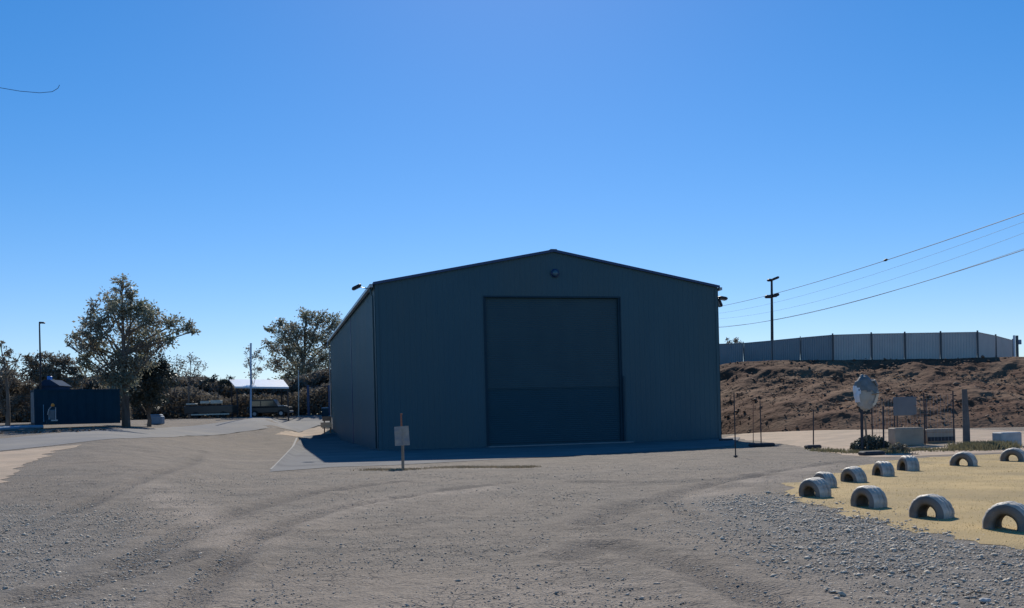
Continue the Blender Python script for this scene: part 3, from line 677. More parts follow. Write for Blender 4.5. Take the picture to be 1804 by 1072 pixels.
# ================================================================== RIGHT-HAND POSTS AND BLOCKS
def pole(name, px, y_top, y_base, r, m, label, cat, lean=0, group=None, base=None):
    g_ = ray(px, y_base); t = thing(name, g_, label, cat, group)
    top = P(px + lean, y_top, g_.y); MB().tube([g_ - Vector((0, 0, .05)), g_.lerp(top, .5), top], [r, r * .95, r * .9], 8).build('shaft', m, t)
    if base: MB().box(g_ + Vector((base[3] if len(base) > 3 else 0, 0, base[2] / 2)), base[:3], .1, bev=.03).build('base', M['slab'], t)
    return t
pl_ = pole('thin_pole', 1296, 692, 806, .022, M['black'], 'tall thin black pole kinked near its foot, right of the shed corner', 'pole', -3, base=(.16, .12, .07))
pole('thin_pole', 1327, 706, 783, .018, M['rust'], 'thin rusty pole on the long black base, left of its pair', 'pole', 0, 'thin poles right of the shed')
pole('thin_pole', 1341, 706, 783, .026, M['slab'], 'dark pole on the long black base, right of its pair', 'pole', -2, 'thin poles right of the shed')
pole('thin_pole', 1433, 722, 786, .028, M['slab'], 'single thin dark pole on a short black base before the embankment', 'pole', 0, 'thin poles right of the shed')
def slab(px0, px1, y0, y1, m, name, label, cat, depth=.35, bev=.04, rz=0.05):
    c = (px0 + px1) / 2; g_ = ray(c, y1); w = (px1 - px0) / F_PX * g_.y; h = (y1 - y0) / F_PX * g_.y
    o = MB().box((0, 0, h / 2), (w, depth, h), rz, bev=bev).build(name, m, None); o.location = g_ + Vector((0, depth / 2, -.01)); tag(o, label, cat); return o
slab(1322, 1366, 781, 787, M['slab'], 'base_block', 'long low black block at the foot of two thin poles', 'block', .4)
slab(1421, 1448, 784, 791, M['slab'], 'base_block', 'short low black block at the foot of the single thin pole', 'block', .35)
slab(1268, 1292, 773, 777, M['slab'], 'base_block', 'thin black bar lying on the ground against the shed corner', 'bar', .2, .02)
slab(1521, 1560, 795, 803, M['slab'], 'stone_slab', 'flat dark slab on the ground below the round sign', 'slab', .5, .04)
def concrete_block(px0, px1, y0, y1, label, slot=None, m='concrete', depth=.6):
    c = (px0 + px1) / 2; g_ = ray(c, y1); k = g_.y / F_PX; w = (px1 - px0) * k; h = (y1 - y0) * k
    t = thing('concrete_block', g_, label, 'concrete block')
    MB().box(g_ + Vector((0, depth / 2, h / 2)), (w, depth, h), .03, bev=.03).build('block', M[m], t)
    if slot:
        MB().box(g_ + Vector((0, -.02, (y1 - (slot[0] + slot[1]) / 2) * k)), (w * .9, .1, (slot[1] - slot[0]) * k), .03).build('dark_rail', M['slab'], t)
    for sx in (-.4, .4): MB().box(g_ + Vector((sx * w, depth / 2, -.02)), (.12, depth * .9, .14)).build('foot', M['slab'], t)
    return t
concrete_block(1576, 1629, 754, 786, 'plain grey beige concrete block under the square grey panel')
concrete_block(1632, 1684, 756, 781, 'grey concrete block with a dark slot along its front, left of the thick post', (770, 777))
concrete_block(1764, 1801, 762, 787, 'pale beige concrete block at the right edge beside tall weeds', m='edging')
# square panel on two posts
g_ = ray(1594, 788); t = thing('notice_panel', g_ + Vector((0, .9, 0)), 'blank square grey panel on two slim dark posts before the embankment', 'panel'); yy = g_.y + .9
b = MB(); q = P(1594, 716, yy); MB().box(q, (40 / F_PX * yy, .05, 33 / F_PX * yy), bev=.01).build('panel', M['panelgrey'], t)
for px in (1576, 1632): MB().tube([Vector((P(px, 740, yy).x, yy + .05, g_.z - .1)), P(px, 703, yy) + Vector((0, .05, 0))], .022, 6).build('post', M['slab'], t)
MB().box(P(1604, 706, yy) + Vector((0, .05, 0)), (58 / F_PX * yy, .04, .04)).build('rail', M['slab'], t)
# thick post
g_ = ray(1703, 788); t = thing('thick_post', g_, 'thick dark grey post leaning slightly between weeds and concrete blocks', 'post')
MB().tube([g_ - Vector((0, 0, .1)), P(1702, 745, g_.y), P(1699, 686, g_.y)], [.13, .115, .09], 8).build('post_shaft', M['postdark'], t)
MB().box(g_ + Vector((.04, -.06, .08)), (.36, .3, .2), .2, bev=.05).build('post_foot', M['slab'], t)
# light wire fence between the posts
t = thing('wire_fence', ray(1519, 790) + Vector((0, 1.2, 0)), 'faint rusty wire mesh fence strung between slim posts below the embankment', 'fence')
fa_, fb_ = ray(1560, 786) + Vector((0, 1.3, 0)), ray(1712, 786) + Vector((0, 1.3, 0)); fL = (fb_ - fa_).length
for i in range(6): 
    h_ = .12 + i * .34; MB().tube([fa_ + Vector((0, 0, h_)), fb_ + Vector((0, 0, h_))], .007, 4).build('strand', M['rust'], t)
for i in range(4): p_ = fa_.lerp(fb_, i / 3); MB().tube([p_ - Vector((0, 0, .1)), p_ + Vector((0, 0, 1.95))], .024, 6).build('post', M['slab'], t)
b = MB()
for i in range(int(fL / .16)):
    p_ = fa_.lerp(fb_, (i + .5) * .16 / fL); b.tube([p_ + Vector((0, 0, .1)), p_ + Vector((0, 0, 1.82))], .004, 3, False)
tag(b.build('mesh_wires', M['steel'], t), kind='stuff')
# oval wrapped sign on two posts
g_ = ray(1522, 797); yy = g_.y; t = thing('oval_sign', g_, 'large oval wrapped sign with grey hood and white left edge on two dark posts', 'sign')
def egg(c, rx, rz, ry, seed, z0=-1, z1=1, x0=-1, x1=1):
    b = MB(); nu, nv = 52, 38; v = []
    for j in range(nv + 1):
        ph = math.pi * j / nv
        for i in range(nu):
            th = 2 * math.pi * i / nu; x = math.sin(ph) * math.cos(th); y = math.sin(ph) * math.sin(th); z = math.cos(ph)
            k = 1 + .16 * mnoise.noise(Vector((x * 1.7 + seed, y * 1.7, z * 1.7))) + .08 * mnoise.noise(Vector((x * 4 + seed, y * 4, z * 4)))
            v.append((c.x + rx * x * k * (1 - .16 * (-z)), c.y + ry * y * k, c.z + rz * z * k))
    f = []
    for j in range(nv):
        for i in range(nu):
            xm = math.sin(math.pi * (j + .5) / nv) * math.cos(2 * math.pi * (i + .5) / nu); zm = math.cos(math.pi * (j + .5) / nv)
            nz = .16 * mnoise.noise(Vector((xm * 2.2, zm * 2.2, seed * 3 + z0)))
            if z0 <= zm + nz <= z1 and x0 <= xm / max(.2, math.sin(math.pi * (j + .5) / nv)) + nz <= x1: f.append((j * nu + i, (j + 1) * nu + i, (j + 1) * nu + (i + 1) % nu, j * nu + (i + 1) % nu))
    used = sorted({i for q in f for i in q}); mp_ = {i: k for k, i in enumerate(used)}
    b.add([v[i] for i in used], [tuple(mp_[i] for i in q) for q in f]); return b
kk = yy / F_PX; c = P(1525, 694, yy)
egg(c, 20 * kk, 30 * kk, .22, 1.3).build('oval_board', M['wrap'], t, True)
egg(c + Vector((0, -.01, .01)), 20.8 * kk, 31 * kk, .24, 1.3, z0=.12, x0=-2, x1=2, z1=2).build('hood', M['wrapdark'], t, True)
egg(c + Vector((-.01, -.01, .0)), 21 * kk, 30.5 * kk, .235, 1.3, z0=-.48, z1=.36, x0=-1.3, x1=-.66).build('white_edge', M['white'], t, True)
egg(c + Vector((.01, -.01, .0)), 20.9 * kk, 30.6 * kk, .236, 1.3, z0=-.62, z1=.02, x0=.62, x1=1.3).build('cream_edge', M['cream'], t, True)
b = MB(); b.tube([P(1530, 674, yy - .1), P(1541, 671, yy - .2), P(1546, 681, yy - .2)], [.05, .05, .03], 6); b.build('strap', M['wrapdark'], t)
MB().tube([P(1536, 695, yy - .2), P(1556, 692, yy - .3)], [.03, .015], 5).build('arm', M['postwood'], t)
for px, w in ((1518, .05), (1556, .03)): MB().tube([Vector((P(px, 760, yy).x, yy, g_.z - .1)), P(px, 722 if px < 1530 else 716, yy)], w, 6).build('post', M['slab'], t)
MB().tube([Vector((P(1529, 760, yy).x, yy + .1, g_.z - .1)), P(1524, 735, yy)], .035, 6).build('post', M['postwood'], t)
# bush round the sign
def shrub(px0, px1, ytop, ybase, n, m, label, seed, depth=.8, ls=.05):
    g_ = ray((px0 + px1) / 2, ybase); r = np.random.default_rng(seed); k = g_.y / F_PX; w = (px1 - px0) * k / 2; h = (ybase - ytop) * k
    t = thing('shrub', g_, label, 'shrub'); b = MB(); rd_ = random.Random(seed)
    for i in range(14): a = rd_.uniform(-1, 1); b.tube([g_ + Vector((a * .2 * w, 0, 0)), g_ + Vector((a * w * .8, rd_.uniform(-.3, .3), h * rd_.uniform(.5, .95)))], [.012, .005], 4)
    b.build('stem', M['bark'], t); C = np.stack([r.uniform(-w, w, n), r.uniform(-depth / 2, depth / 2, n), np.zeros(n)], 1)
    hh = h * (1 - (C[:, 0] / w) ** 2 * .6) * (.8 + .6 * fbm(C[:, 0] * 4, C[:, 1] * 4, seed, 2)); C[:, 2] = r.uniform(0, 1, n) ** .7 * hh
    leaf_mesh('crown', C, ls, m, t, seed, (0, 0, 0)); return t
def leaf_mesh(name, C, ls, m, parent, seed, off, flat=.0):
    r = np.random.default_rng(seed); n = len(C)
    a = r.normal(size=(n, 3)); a /= np.linalg.norm(a, axis=1)[:, None]; b = r.normal(size=(n, 3)); b -= a * (a * b).sum(1)[:, None]; b /= np.linalg.norm(b, axis=1)[:, None]
    l = ls * r.uniform(.6, 1.5, (n, 1)); w = l * r.uniform(.35, .6, (n, 1))
    V = np.stack([C - a * l, C - b * w, C + a * l, C + b * w], 1).reshape(-1, 3)
    return np_mesh(name, V, np.arange(4 * n).reshape(n, 4), m, parent, off=off)
shrub(1503, 1566, 768, 795, 2600, M['leafdark'], 'low dark green bush around the foot of the oval sign', 3)
shrub(1566, 1600, 780, 797, 800, M['leafgrey'], 'small grey green bush just right of the oval sign', 5, .5, .04)

# ================================================================== FENCE ON THE EMBANKMENT
f_pts = [(1240, 607, 650, 76), (1310, 604.5, 645, 74), (1360, 600, 641, 72), (1410, 595, 639.5, 70.5), (1467, 590, 637.5, 69), (1535, 588, 636, 67.5), (1594, 587, 636, 66.5), (1657, 586, 636, 65.6), (1722, 585, 636, 64.6), (1754, 591.5, 635, 69), (1784, 599.5, 634, 74)]
wp = [(P(px, yt, Yd), P(px, yb, Yd)) for px, yt, yb, Yd in f_pts]
fence = thing('panel_fence', (wp[4][1].x, wp[4][1].y, wp[4][1].z), 'long grey sheet metal fence with dark posts on top of the embankment', 'fence')
for i in range(len(wp) - 1):
    (ta, ba), (tb, bb) = wp[i], wp[i + 1]; d = (tb - ta); d.z = 0; L = d.length; d.normalize(); nr = Vector((d.y, -d.x, 0)); b = MB(); v = []; n = max(4, int(L / .17)) * 2
    for j in range(n + 1):
        t_ = .01 + .98 * j / n; o_ = nr * (.018 if (j // 1) % 2 else -.018); lo = ba.lerp(bb, t_) + o_; hi = ta.lerp(tb, t_) + o_; v += [lo, hi]
    b.add(v, [(2 * j, 2 * j + 2, 2 * j + 3, 2 * j + 1) for j in range(n)])
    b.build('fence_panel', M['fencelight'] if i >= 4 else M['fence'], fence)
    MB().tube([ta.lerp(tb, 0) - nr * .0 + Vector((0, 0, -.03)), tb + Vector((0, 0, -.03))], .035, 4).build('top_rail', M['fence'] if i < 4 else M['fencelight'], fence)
for i, (t_, b_) in enumerate(wp):
    w = .085 if 4 <= i else .05; MB().box(((t_ + b_) / 2) + Vector((0, -.05, .03)), (w, w, (t_ - b_).length + .12)).build('fence_post', M['fencepost'], fence)
g2 = thing('gate_post', P(1792, 634, 70), 'lone dark gate post just past the right end of the fence', 'post')
MB().box(P(1792, 613, 70), (.14, .14, 1.8)).build('post_shaft', M['fencepost'], g2); MB().box(P(1796, 603, 70), (.3, .08, .35), bev=.03).build('sign_box', M['binblue'], g2)
g3 = thing('gate_post', P(1784.5, 634, 66), 'slim white strip post at the right end of the fence', 'post'); MB().box(P(1787, 612, 68), (.12, .1, 1.7)).build('post_shaft', M['white'], g3)
# floodlight mast behind the fence
mb_ = P(1360, 645, 80); mast = thing('floodlight_mast', mb_, 'tall black floodlight mast with four lamp heads behind the fence', 'light pole')
MB().tube([mb_ - Vector((0, 0, 2)), P(1360, 560, 80), P(1359.5, 492, 80)], [.14, .12, .09], 8).build('shaft', M['black'], mast)
for (px, py, tl, L) in ((1356, 494, .0, .42), (1366, 491, -.35, .62), (1354, 523, .0, .6), (1366.5, 520.5, -.3, .55)):
    c = P(px, py, 80); hd = MB().box(c, (L, .4, .2 if py < 510 else .26), mat3=Matrix.Rotation(tl, 3, 'Y'), bev=.06).build('lamp_head', M['black'], mast)
MB().box(P(1360, 523, 80), (.8, .1, .1)).build('crossarm', M['black'], mast)
b = MB(); b.tube([P(1363, 492, 80), P(1358, 494, 80)], .05, 6); b.build('bracket', M['black'], mast)

# ================================================================== POWER CABLES
CABS = []
def cable(px_list, label, r0=.014, knob=None):
    pts = [P(*q) for q in px_list]; n = 60; out = []
    ys = [q[2] for q in px_list]; path = []
    P0, P1, P2 = pts[0], pts[1], pts[2]
    # parabola through three points, parameterised so that P1 sits at its own share of the horizontal run
    t1 = (P1.y - P0.y) / (P2.y - P0.y); q0 = P0.xy; q2 = P2.xy
    for i in range(n + 1):
        t = -.38 + 1.48 * i / n; xy = q0 + (q2 - q0) * t
        z = P0.z * (t - t1) * (t - 1) / ((0 - t1) * (0 - 1)) + P1.z * t * (t - 1) / (t1 * (t1 - 1)) + P2.z * t * (t - t1) / ((1) * (1 - t1))
        path.append(Vector((xy.x, xy.y, z)))
    t = thing('power_cable', pts[0], label, 'cable', 'overhead power cables right of the shed'); CABS.append((t, path))
    MB().tube(path, [r0] * (n + 1), 5).build('strand', M['wire'], t)
    return t, path
def cab(px0, y0_, pxm, ym, px1, y1_, label, r0):
    # straight run in plan: from 32 m at the right edge to 170 m behind the shed
    Ya, Yb = 40.0, 120.0; A = P(px0, y0_, Ya); Bp = P(px1, y1_, Yb)
    am = derot(pxm, ym)[0] / F_PX
    tt = (am * A.y - A.x) / ((Bp.x - A.x) - am * (Bp.y - A.y)); Ym = A.y + (Bp.y - A.y) * tt
    return cable([(px0, y0_, Ya), (pxm, ym, Ym), (px1, y1_, Yb)], label, r0)
c1, path1 = cab(1900, 342, 1567, 457, 1240, 545, 'topmost overhead cable, dark with a small clamp on it', .020)
cab(1900, 355, 1620, 457, 1200, 558, 'second overhead cable from the top', .007)
cab(1900, 374, 1640, 470, 1190, 561, 'third overhead cable from the top', .007)
cab(1900, 404, 1620, 499, 1200, 574, 'fourth overhead cable, almost touching the lowest one', .008)
cab(1900, 408, 1600, 505, 1180, 578, 'lowest overhead cable running down behind the shed', .018)
pk = min(path1, key=lambda p: abs(902 + F_PX * p.x / p.y - 1567 + 7)); MB().tube([pk + Vector((-.14, .03, -.03)), pk + Vector((0, 0, .03)), pk + Vector((.14, -.03, .05))], [.03, .09, .03], 8).build('clamp', M['black'], c1)
ends0 = [q[1][0] for q in CABS]; ends1 = [q[1][-1] for q in CABS]
for ends, lab in ((ends0, 'timber utility pole carrying the overhead cables near the tyre patch'), (ends1, 'timber utility pole carrying the overhead cables behind the shed')):
    xm = sum(p.x for p in ends) / len(ends); ym = ends[0].y; zt = max(p.z for p in ends) + .4; gb = Vector((xm, ym, float(terr(xm, ym)) - .3))
    t = thing('utility_pole', gb, lab, 'utility pole'); MB().tube([gb, Vector((xm, ym, zt))], [.17, .12], 10).build('shaft', M['bark'], t)
    for p in ends:
        MB().tube([Vector((xm, ym, p.z - .12)), Vector((p.x, ym, p.z - .12))] if abs(p.x - xm) > .05 else [Vector((xm - .2, ym, p.z - .12)), Vector((xm + .2, ym, p.z - .12))], .05, 6).build('crossarm', M['bark'], t)
# loose cable end at the top left
A = [P(x, y, 24) for x, y in ((-3000, -60), (-1500, 20), (-700, 84), (-260, 124), (-120, 143), (0, 155), (35, 161), (70, 164), (92, 162), (102, 156), (105, 150))]
t = thing('power_cable', A[0], 'thin black cable dipping in from the left edge high in the sky', 'cable'); MB().tube(A, .007, 5).build('strand', M['wire'], t)

# ================================================================== TREES
def tree(name, px, Y, blobs, nleaf, ls, m, label, seed, cat='tree', trunk_r=.22, zfork=.35, bare=0, group=None, lean=0, dscale=.9, base=None):
    base = base or G(px, Y); rd_ = random.Random(seed); r = np.random.default_rng(seed); k = Y / F_PX
    root = thing(name, base, label, cat, group)
    cs = [(P(bx_, by_, Y) + Vector((0, rd_.uniform(-1, 1) * br * k * dscale, 0)), br * k) for bx_, by_, br in blobs]
    zt = max(c.z for c, _ in cs); b = MB(); H = zt - base.z
    tops = base + Vector((lean, 0, H * zfork)); path = [base - Vector((0, 0, .2)), base.lerp(tops, .5) + Vector((rd_.uniform(-.1, .1), 0, 0)), tops]
    topc = max(cs, key=lambda c: c[0].z)[0]; path += [tops.lerp(topc, .5) + Vector((rd_.uniform(-.25, .25), 0, 0)), topc]
    b.tube(path, [trunk_r * 1.25, trunk_r, trunk_r * .8, trunk_r * .45, trunk_r * .12], 8); b.build('trunk', M['bark'], root)
    b = MB(); C = []; tot = sum(q[1] ** 2 for q in cs)
    for c, rad in cs:
        s0 = base.lerp(tops, rd_.uniform(.75, 1)) if c.z < tops.z + H * .3 else tops.lerp(topc, rd_.uniform(.05, .5))
        mid = s0.lerp(c, .5) + Vector((rd_.uniform(-.2, .2), rd_.uniform(-.2, .2), rd_.uniform(-.1, .35))) * rad
        b.tube([s0, mid, c], [trunk_r * .36, trunk_r * .22, trunk_r * .1], 5)
        nc = max(5, int(13 * (rad / .6) ** 1.4)); nl = nleaf * rad ** 2 / tot
        for q in range(nc):
            v = Vector((rd_.gauss(0, 1), rd_.gauss(0, 1), rd_.gauss(0, 1))).normalized() * rad * (rd_.random() ** .45); e = c + v
            b.tube([c.lerp(s0, rd_.uniform(0, .3)), c + v * .5 + Vector((0, 0, rd_.uniform(-.1, .15))), e], [trunk_r * .09, trunk_r * .06, trunk_r * .025], 3, False)
            cnt = int(nl / nc * rd_.uniform(.5, 1.5)); sg = rad * rd_.uniform(.10, .24) + .06
            if cnt: C.append(np.array(e) + r.normal(0, 1, (cnt, 3)) * sg * np.array([1, 1, .75]))
    b.build('limbs', M['bark'], root)
    if C: leaf_mesh('crown', np.concatenate(C), ls, m, root, seed, tuple(base))
    return root
tree('gum_tree', 222, 66, [(215, 505, 17), (232, 517, 12), (186, 530, 20), (160, 540, 11), (215, 545, 34), (250, 545, 22), (275, 568, 25), (305, 572, 20), (330, 577, 13), (342, 583, 8), (300, 596, 14), (168, 566, 20), (150, 590, 12), (128, 596, 12), (118, 606, 6), (185, 590, 27), (222, 595, 34), (258, 600, 28), (175, 622, 18), (205, 640, 26), (150, 612, 9), (160, 650, 14), (236, 640, 28), (190, 664, 22), (226, 672, 26), (150, 635, 14), (168, 610, 18)],
     14500, .10, M['leaf'], 'tallest tree on the left with open ragged crown beside the navy container', 11, trunk_r=.26, zfork=.33)
tree('dark_tree', 262, 70, [(255, 640, 26), (272, 655, 28), (250, 675, 28), (285, 676, 18), (240, 700, 18), (268, 702, 20), (290, 650, 12)],
     9000, .10, M['leafdark'], 'dense dark low tree crowding the right side of the tallest tree', 12, trunk_r=.15, zfork=.2)
tree('grey_tree', 84, 78, [(68, 640, 16), (90, 636, 16), (112, 642, 15), (128, 655, 12), (60, 660, 16), (82, 665, 20), (108, 668, 20), (134, 676, 12), (146, 662, 8), (52, 632, 7)],
     7500, .10, M['leafgrey'], 'grey leaved tree rising behind the navy container', 13, trunk_r=.18, zfork=.4)
tree('bare_tree', 14, 64, [(4, 608, 9), (16, 622, 10), (28, 640, 9), (2, 636, 12), (10, 655, 14), (36, 628, 4)], 700, .09, M['leafgrey'], 'nearly bare tree with thin upright twigs at the left edge', 14, trunk_r=.12, zfork=.5)
tree('round_tree', 12, 72, [(0, 668, 22), (25, 674, 22), (48, 690, 16), (-20, 660, 25), (5, 700, 25), (38, 712, 18)], 9000, .10, M['scrub'], 'brown leafy tree at the left edge behind the pipes', 15, trunk_r=.15, zfork=.2)
tree('bare_tree', 334, 92, [(318, 640, 13), (336, 634, 12), (352, 645, 11), (326, 655, 12), (345, 660, 12), (312, 655, 8)], 900, .085, M['leafgrey'], 'small spindly tree with sparse leaves right of the dark tree', 16, trunk_r=.1, zfork=.5)
tree('broad_tree', 535, 122, [(540, 560, 17), (562, 562, 18), (586, 568, 18), (600, 584, 14), (512, 575, 12), (490, 570, 12), (476, 582, 9), (500, 592, 14), (525, 590, 20), (555, 592, 24), (582, 600, 22), (478, 612, 14), (505, 618, 22), (535, 622, 24), (568, 628, 24), (592, 640, 18), (486, 640, 16), (515, 650, 24), (548, 655, 24), (578, 665, 20), (500, 664, 14), (530, 675, 18)],
     15000, .15, M['leaf'], 'broad leafy tree behind the white canopy beside the shed', 17, trunk_r=.32, zfork=.4)
tree('sapling', 446, 93, [(440, 612, 6), (450, 626, 9), (440, 640, 9), (456, 648, 9), (448, 660, 10), (462, 632, 6), (434, 622, 4)], 700, .09, M['leafgrey'], 'thin sapling rising beside the pale blue pole', 18, trunk_r=.06, zfork=.5)
tree('small_tree', 385, 98, [(375, 668, 8), (392, 672, 9), (362, 672, 7), (405, 672, 7)], 1200, .10, M['leafdark'], 'small dark tree top left of the white canopy', 19, trunk_r=.08, zfork=.5)
tree('small_tree', 1296, 110, [(1285, 602, 6), (1296, 600, 7), (1306, 604, 5)], 500, .09, M['leafgrey'], 'faint tree top peeping over the fence beside the shed corner', 20, trunk_r=.08, zfork=.6, base=P(1296, 640, 110))
# brown scrub wall behind the yard
def scrub(name, n, prof, Y0_, dY, ls, m, label, seed):
    r = np.random.default_rng(seed); px = r.uniform(-700, 700, n); Yd = Y0_ + r.uniform(0, dY, n) + np.where(px < 230, -12, 0)
    a = (px - 902) / F_PX; X = a * Yd; h0 = terr(X, Yd); top = np.interp(px, [q[0] for q in prof], [q[1] for q in prof])
    b_ = (Y0 - top) / F_PX; b_ = b_ - (px - 902) / F_PX * RHO; zt = CAM_H + b_ * Yd; zt = zt + .9 * fbm(X * .5, Yd * .5, seed, 3) + .35 * fbm(X * 2.5, Yd * 1.5, seed + 3, 2)
    z = h0 + (zt - h0) * r.uniform(0, 1, n) ** .75; C = np.stack([X, Yd, z], 1)
    o = leaf_mesh(name, C, ls, m, None, seed, (0, 0, 0)); tag(o, label, 'scrub', kind='stuff'); return o
prof = [(-200, 655), (0, 660), (45, 690), (120, 672), (200, 668), (240, 664), (300, 664), (360, 668), (400, 676), (440, 680), (520, 672), (590, 650), (700, 640)]
scrub('scrub', 140000, prof, 104, 5, .21, M['scrub'], 'wall of brown scrub behind the road and canopy', 30)
scrub('scrub', 34000, [(q[0], q[1] + 22) for q in prof], 98, 3, .18, M['scrub'], 'dark undergrowth in front of the brown scrub', 31)

# ================================================================== LEFT-HAND OBJECTS
# container
Pn = P(60, 700, 60.5); Pn.z = P(60, 748, 60.5).z - .05; A35 = R(33); ex = Vector((math.cos(A35), math.sin(A35), 0)); ey = Vector((-math.sin(A35), math.cos(A35), 0)); CL, CW, CH = 5.15, 2.2, 2.28
cont = thing('shipping_container', Pn + ex * CL / 2 + ey * CW / 2, 'dark navy steel container with pale grey door end by the road', 'container')
def CB(mb, x0, x1, y0, y1, z0, z1): return mb.box(Pn + ex * (x0 + x1) / 2 + ey * (y0 + y1) / 2 + Vector((0, 0, (z0 + z1) / 2)), (x1 - x0, y1 - y0, z1 - z0), A35)
b = MB(); v = []; n = int(CL / .14)
for i in range(n + 1): x = .1 + (CL - .2) * i / n; o_ = .02 + (.022 if (i // 2) % 2 else 0); q = Pn + ex * x + ey * o_; v += [(q.x, q.y, q.z + .14), (q.x, q.y, q.z + CH - .1)]
b.add(v, [(2 * i, 2 * i + 2, 2 * i + 3, 2 * i + 1) for i in range(n)]); b.build('side_wall', M['container'], cont)
CB(MB(), .08, CL - .08, .10, CW - .05, .12, CH - .06).build('body', M['container'], cont)
for z0, z1, nm in ((0, .14, 'bottom_rail'), (CH - .12, CH, 'top_rail')): CB(MB(), 0, CL, 0, .09, z0, z1).build(nm, M['container'], cont); CB(MB(), -.0, .09, .09, CW, z0, z1).build(nm, M['container'], cont)
for x in (0, CL - .12): CB(MB(), x, x + .12, -.01, .11, 0, CH + .01).build('corner_post', M['container'], cont)
CB(MB(), 0, .12, CW - .11, CW, 0, CH + .01).build('corner_post', M['black'], cont)
for y in (.14, 1.12): 
    dr = CB(MB(), .02, .075, y, y + .94, .16, CH - .14).build('end_door', M['containergrey'], cont); CB(MB(), -.02, .015, y + .25, y + .29, .2, CH - .2).build('lock_bar', M['steel'], dr)
CB(MB(), .5, .54, -.06, -.01, .2, 1.3).build('pipe', M['bluetarp'], cont)
# pump stand with orange cap in front of the container
ps = P(92, 748, 58); ps.z = P(92, 750, 58).z; t = thing('pump_stand', ps, 'small pump stand with bent pipe and orange cap before the container', 'pump'); k = 58 / F_PX
MB().tube([P(84, 731, 58), P(86, 722, 58), P(91, 716, 58)], .03, 6).build('bent_pipe', M['steel'], t)
MB().tube([P(98, 741, 58), P(98, 718, 58)], .025, 6).build('upright', M['steel'], t); MB().tube([P(87, 748, 58), P(87, 736, 58)], .03, 6).build('upright', M['bluetarp'], t)
MB().box(P(92, 733, 58.2), (.42, .25, .75), bev=.05).build('pump_body', M['containergrey'], t); MB().box(P(92, 744, 58.1), (.6, .35, .32), bev=.04).build('pump_base', M['container'], t)
MB().tube([P(93, 716.5, 58), P(93, 713, 58), P(93, 711, 58)], [.10, .11, .04], 10).build('cap', M['orange'], t)
MB().box(P(96, 741, 57.8), (.38, .08, .08)).build('step', M['edging'], t)
# blue peaked roof and bright vent behind the container
q = P(96, 740, 74); q.z = float(terr(q.x, q.y)); t = thing('small_hut', q, 'small blue hut roof peeping over the navy container', 'hut')
z1, z2 = P(96, 681, 74).z, P(96, 670, 74).z; w = .95
MB().box((q.x, q.y, (q.z + z1) / 2), (w * 1.8, 1.8, z1 - q.z)).build('wall', M['blueroof'], t)
b = MB(); b.add([(q.x - w, q.y - 1, z1), (q.x + w, q.y - 1, z1), (q.x + .2, q.y - 1, z2), (q.x - .2, q.y - 1, z2), (q.x - w, q.y + 1, z1), (q.x + w, q.y + 1, z1), (q.x + .2, q.y + 1, z2), (q.x - .2, q.y + 1, z2)], [(0, 1, 2, 3), (7, 6, 5, 4), (0, 3, 7, 4), (1, 5, 6, 2), (2, 6, 7, 3), (0, 4, 5, 1)]); rf = b.build('roof', M['blueroof'], t)
MB().box((q.x + .0, q.y - .6, z2 + .10), (.30, .3, .36), bev=.03).build('roof_vent', M['bluebright'], rf)
# street lamp left
q = G(71, 71); t = thing('street_lamp', q, 'slim dark street lamp standing behind the navy container', 'street lamp')
MB().tube([q - Vector((0, 0, .1)), P(71, 640, 71), P(69.5, 570, 71)], [.09, .07, .05], 8).build('pole', M['black'], t)
MB().tube([P(69.5, 571, 71), P(74, 568, 71)], .04, 6).build('arm', M['black'], t); MB().box(P(74, 569, 71), (.42, .2, .13), mat3=Matrix.Rotation(.1, 3, 'Y'), bev=.03).build('lamp_head', M['black'], t)
# blue pipes and rubble
for i, (x0, y0_, x1, y1_, Yd) in enumerate(((-30, 748, 45, 738.5, 57), (-20, 753, 32, 745, 55.5), (0, 752, 76, 747.5, 57))):
    a, b_ = P(x0, y0_, Yd), P(x1, y1_, Yd + 1.5); a.z = float(terr(a.x, a.y)) + .12; b_.z = float(terr(b_.x, b_.y)) + .2
    mid = a.lerp(b_, .5) + Vector((0, 0, .06)); o = MB().tube([a, mid, b_], .11, 8).build('pipe', M['bluetarp'], None)
    tag(o, ('pale blue pipe lying rearmost beside the container', 'pale blue pipe lying at the front of the heap', 'blue pipe reaching under the container end')[i], 'pipe', 'blue pipes left of the container')
rg = np.random.default_rng(2); X = rg.uniform(-33, -24, 260); Y = rg.uniform(52.5, 57, 260); stones('rubble', X, Y, terr(X, Y), rg.lognormal(-2.9, .5, 260).clip(.02, .2), M['rock'], 'loose rubble on the verge before the container', 6)
# blue grey tub
q = G(275, 74.5); t = thing('storage_tub', q, 'grey blue rounded tub standing at the far road edge', 'tub'); kk = 74.5 / F_PX
MB().box(q + Vector((0, 0, .33)), (1.12, .7, .66), bev=.06).build('tub', M['binblue'], t)
MB().box(q + Vector((0, 0, .72)), (.95, .62, .13), bev=.06).build('lid', M['binblue'], t)
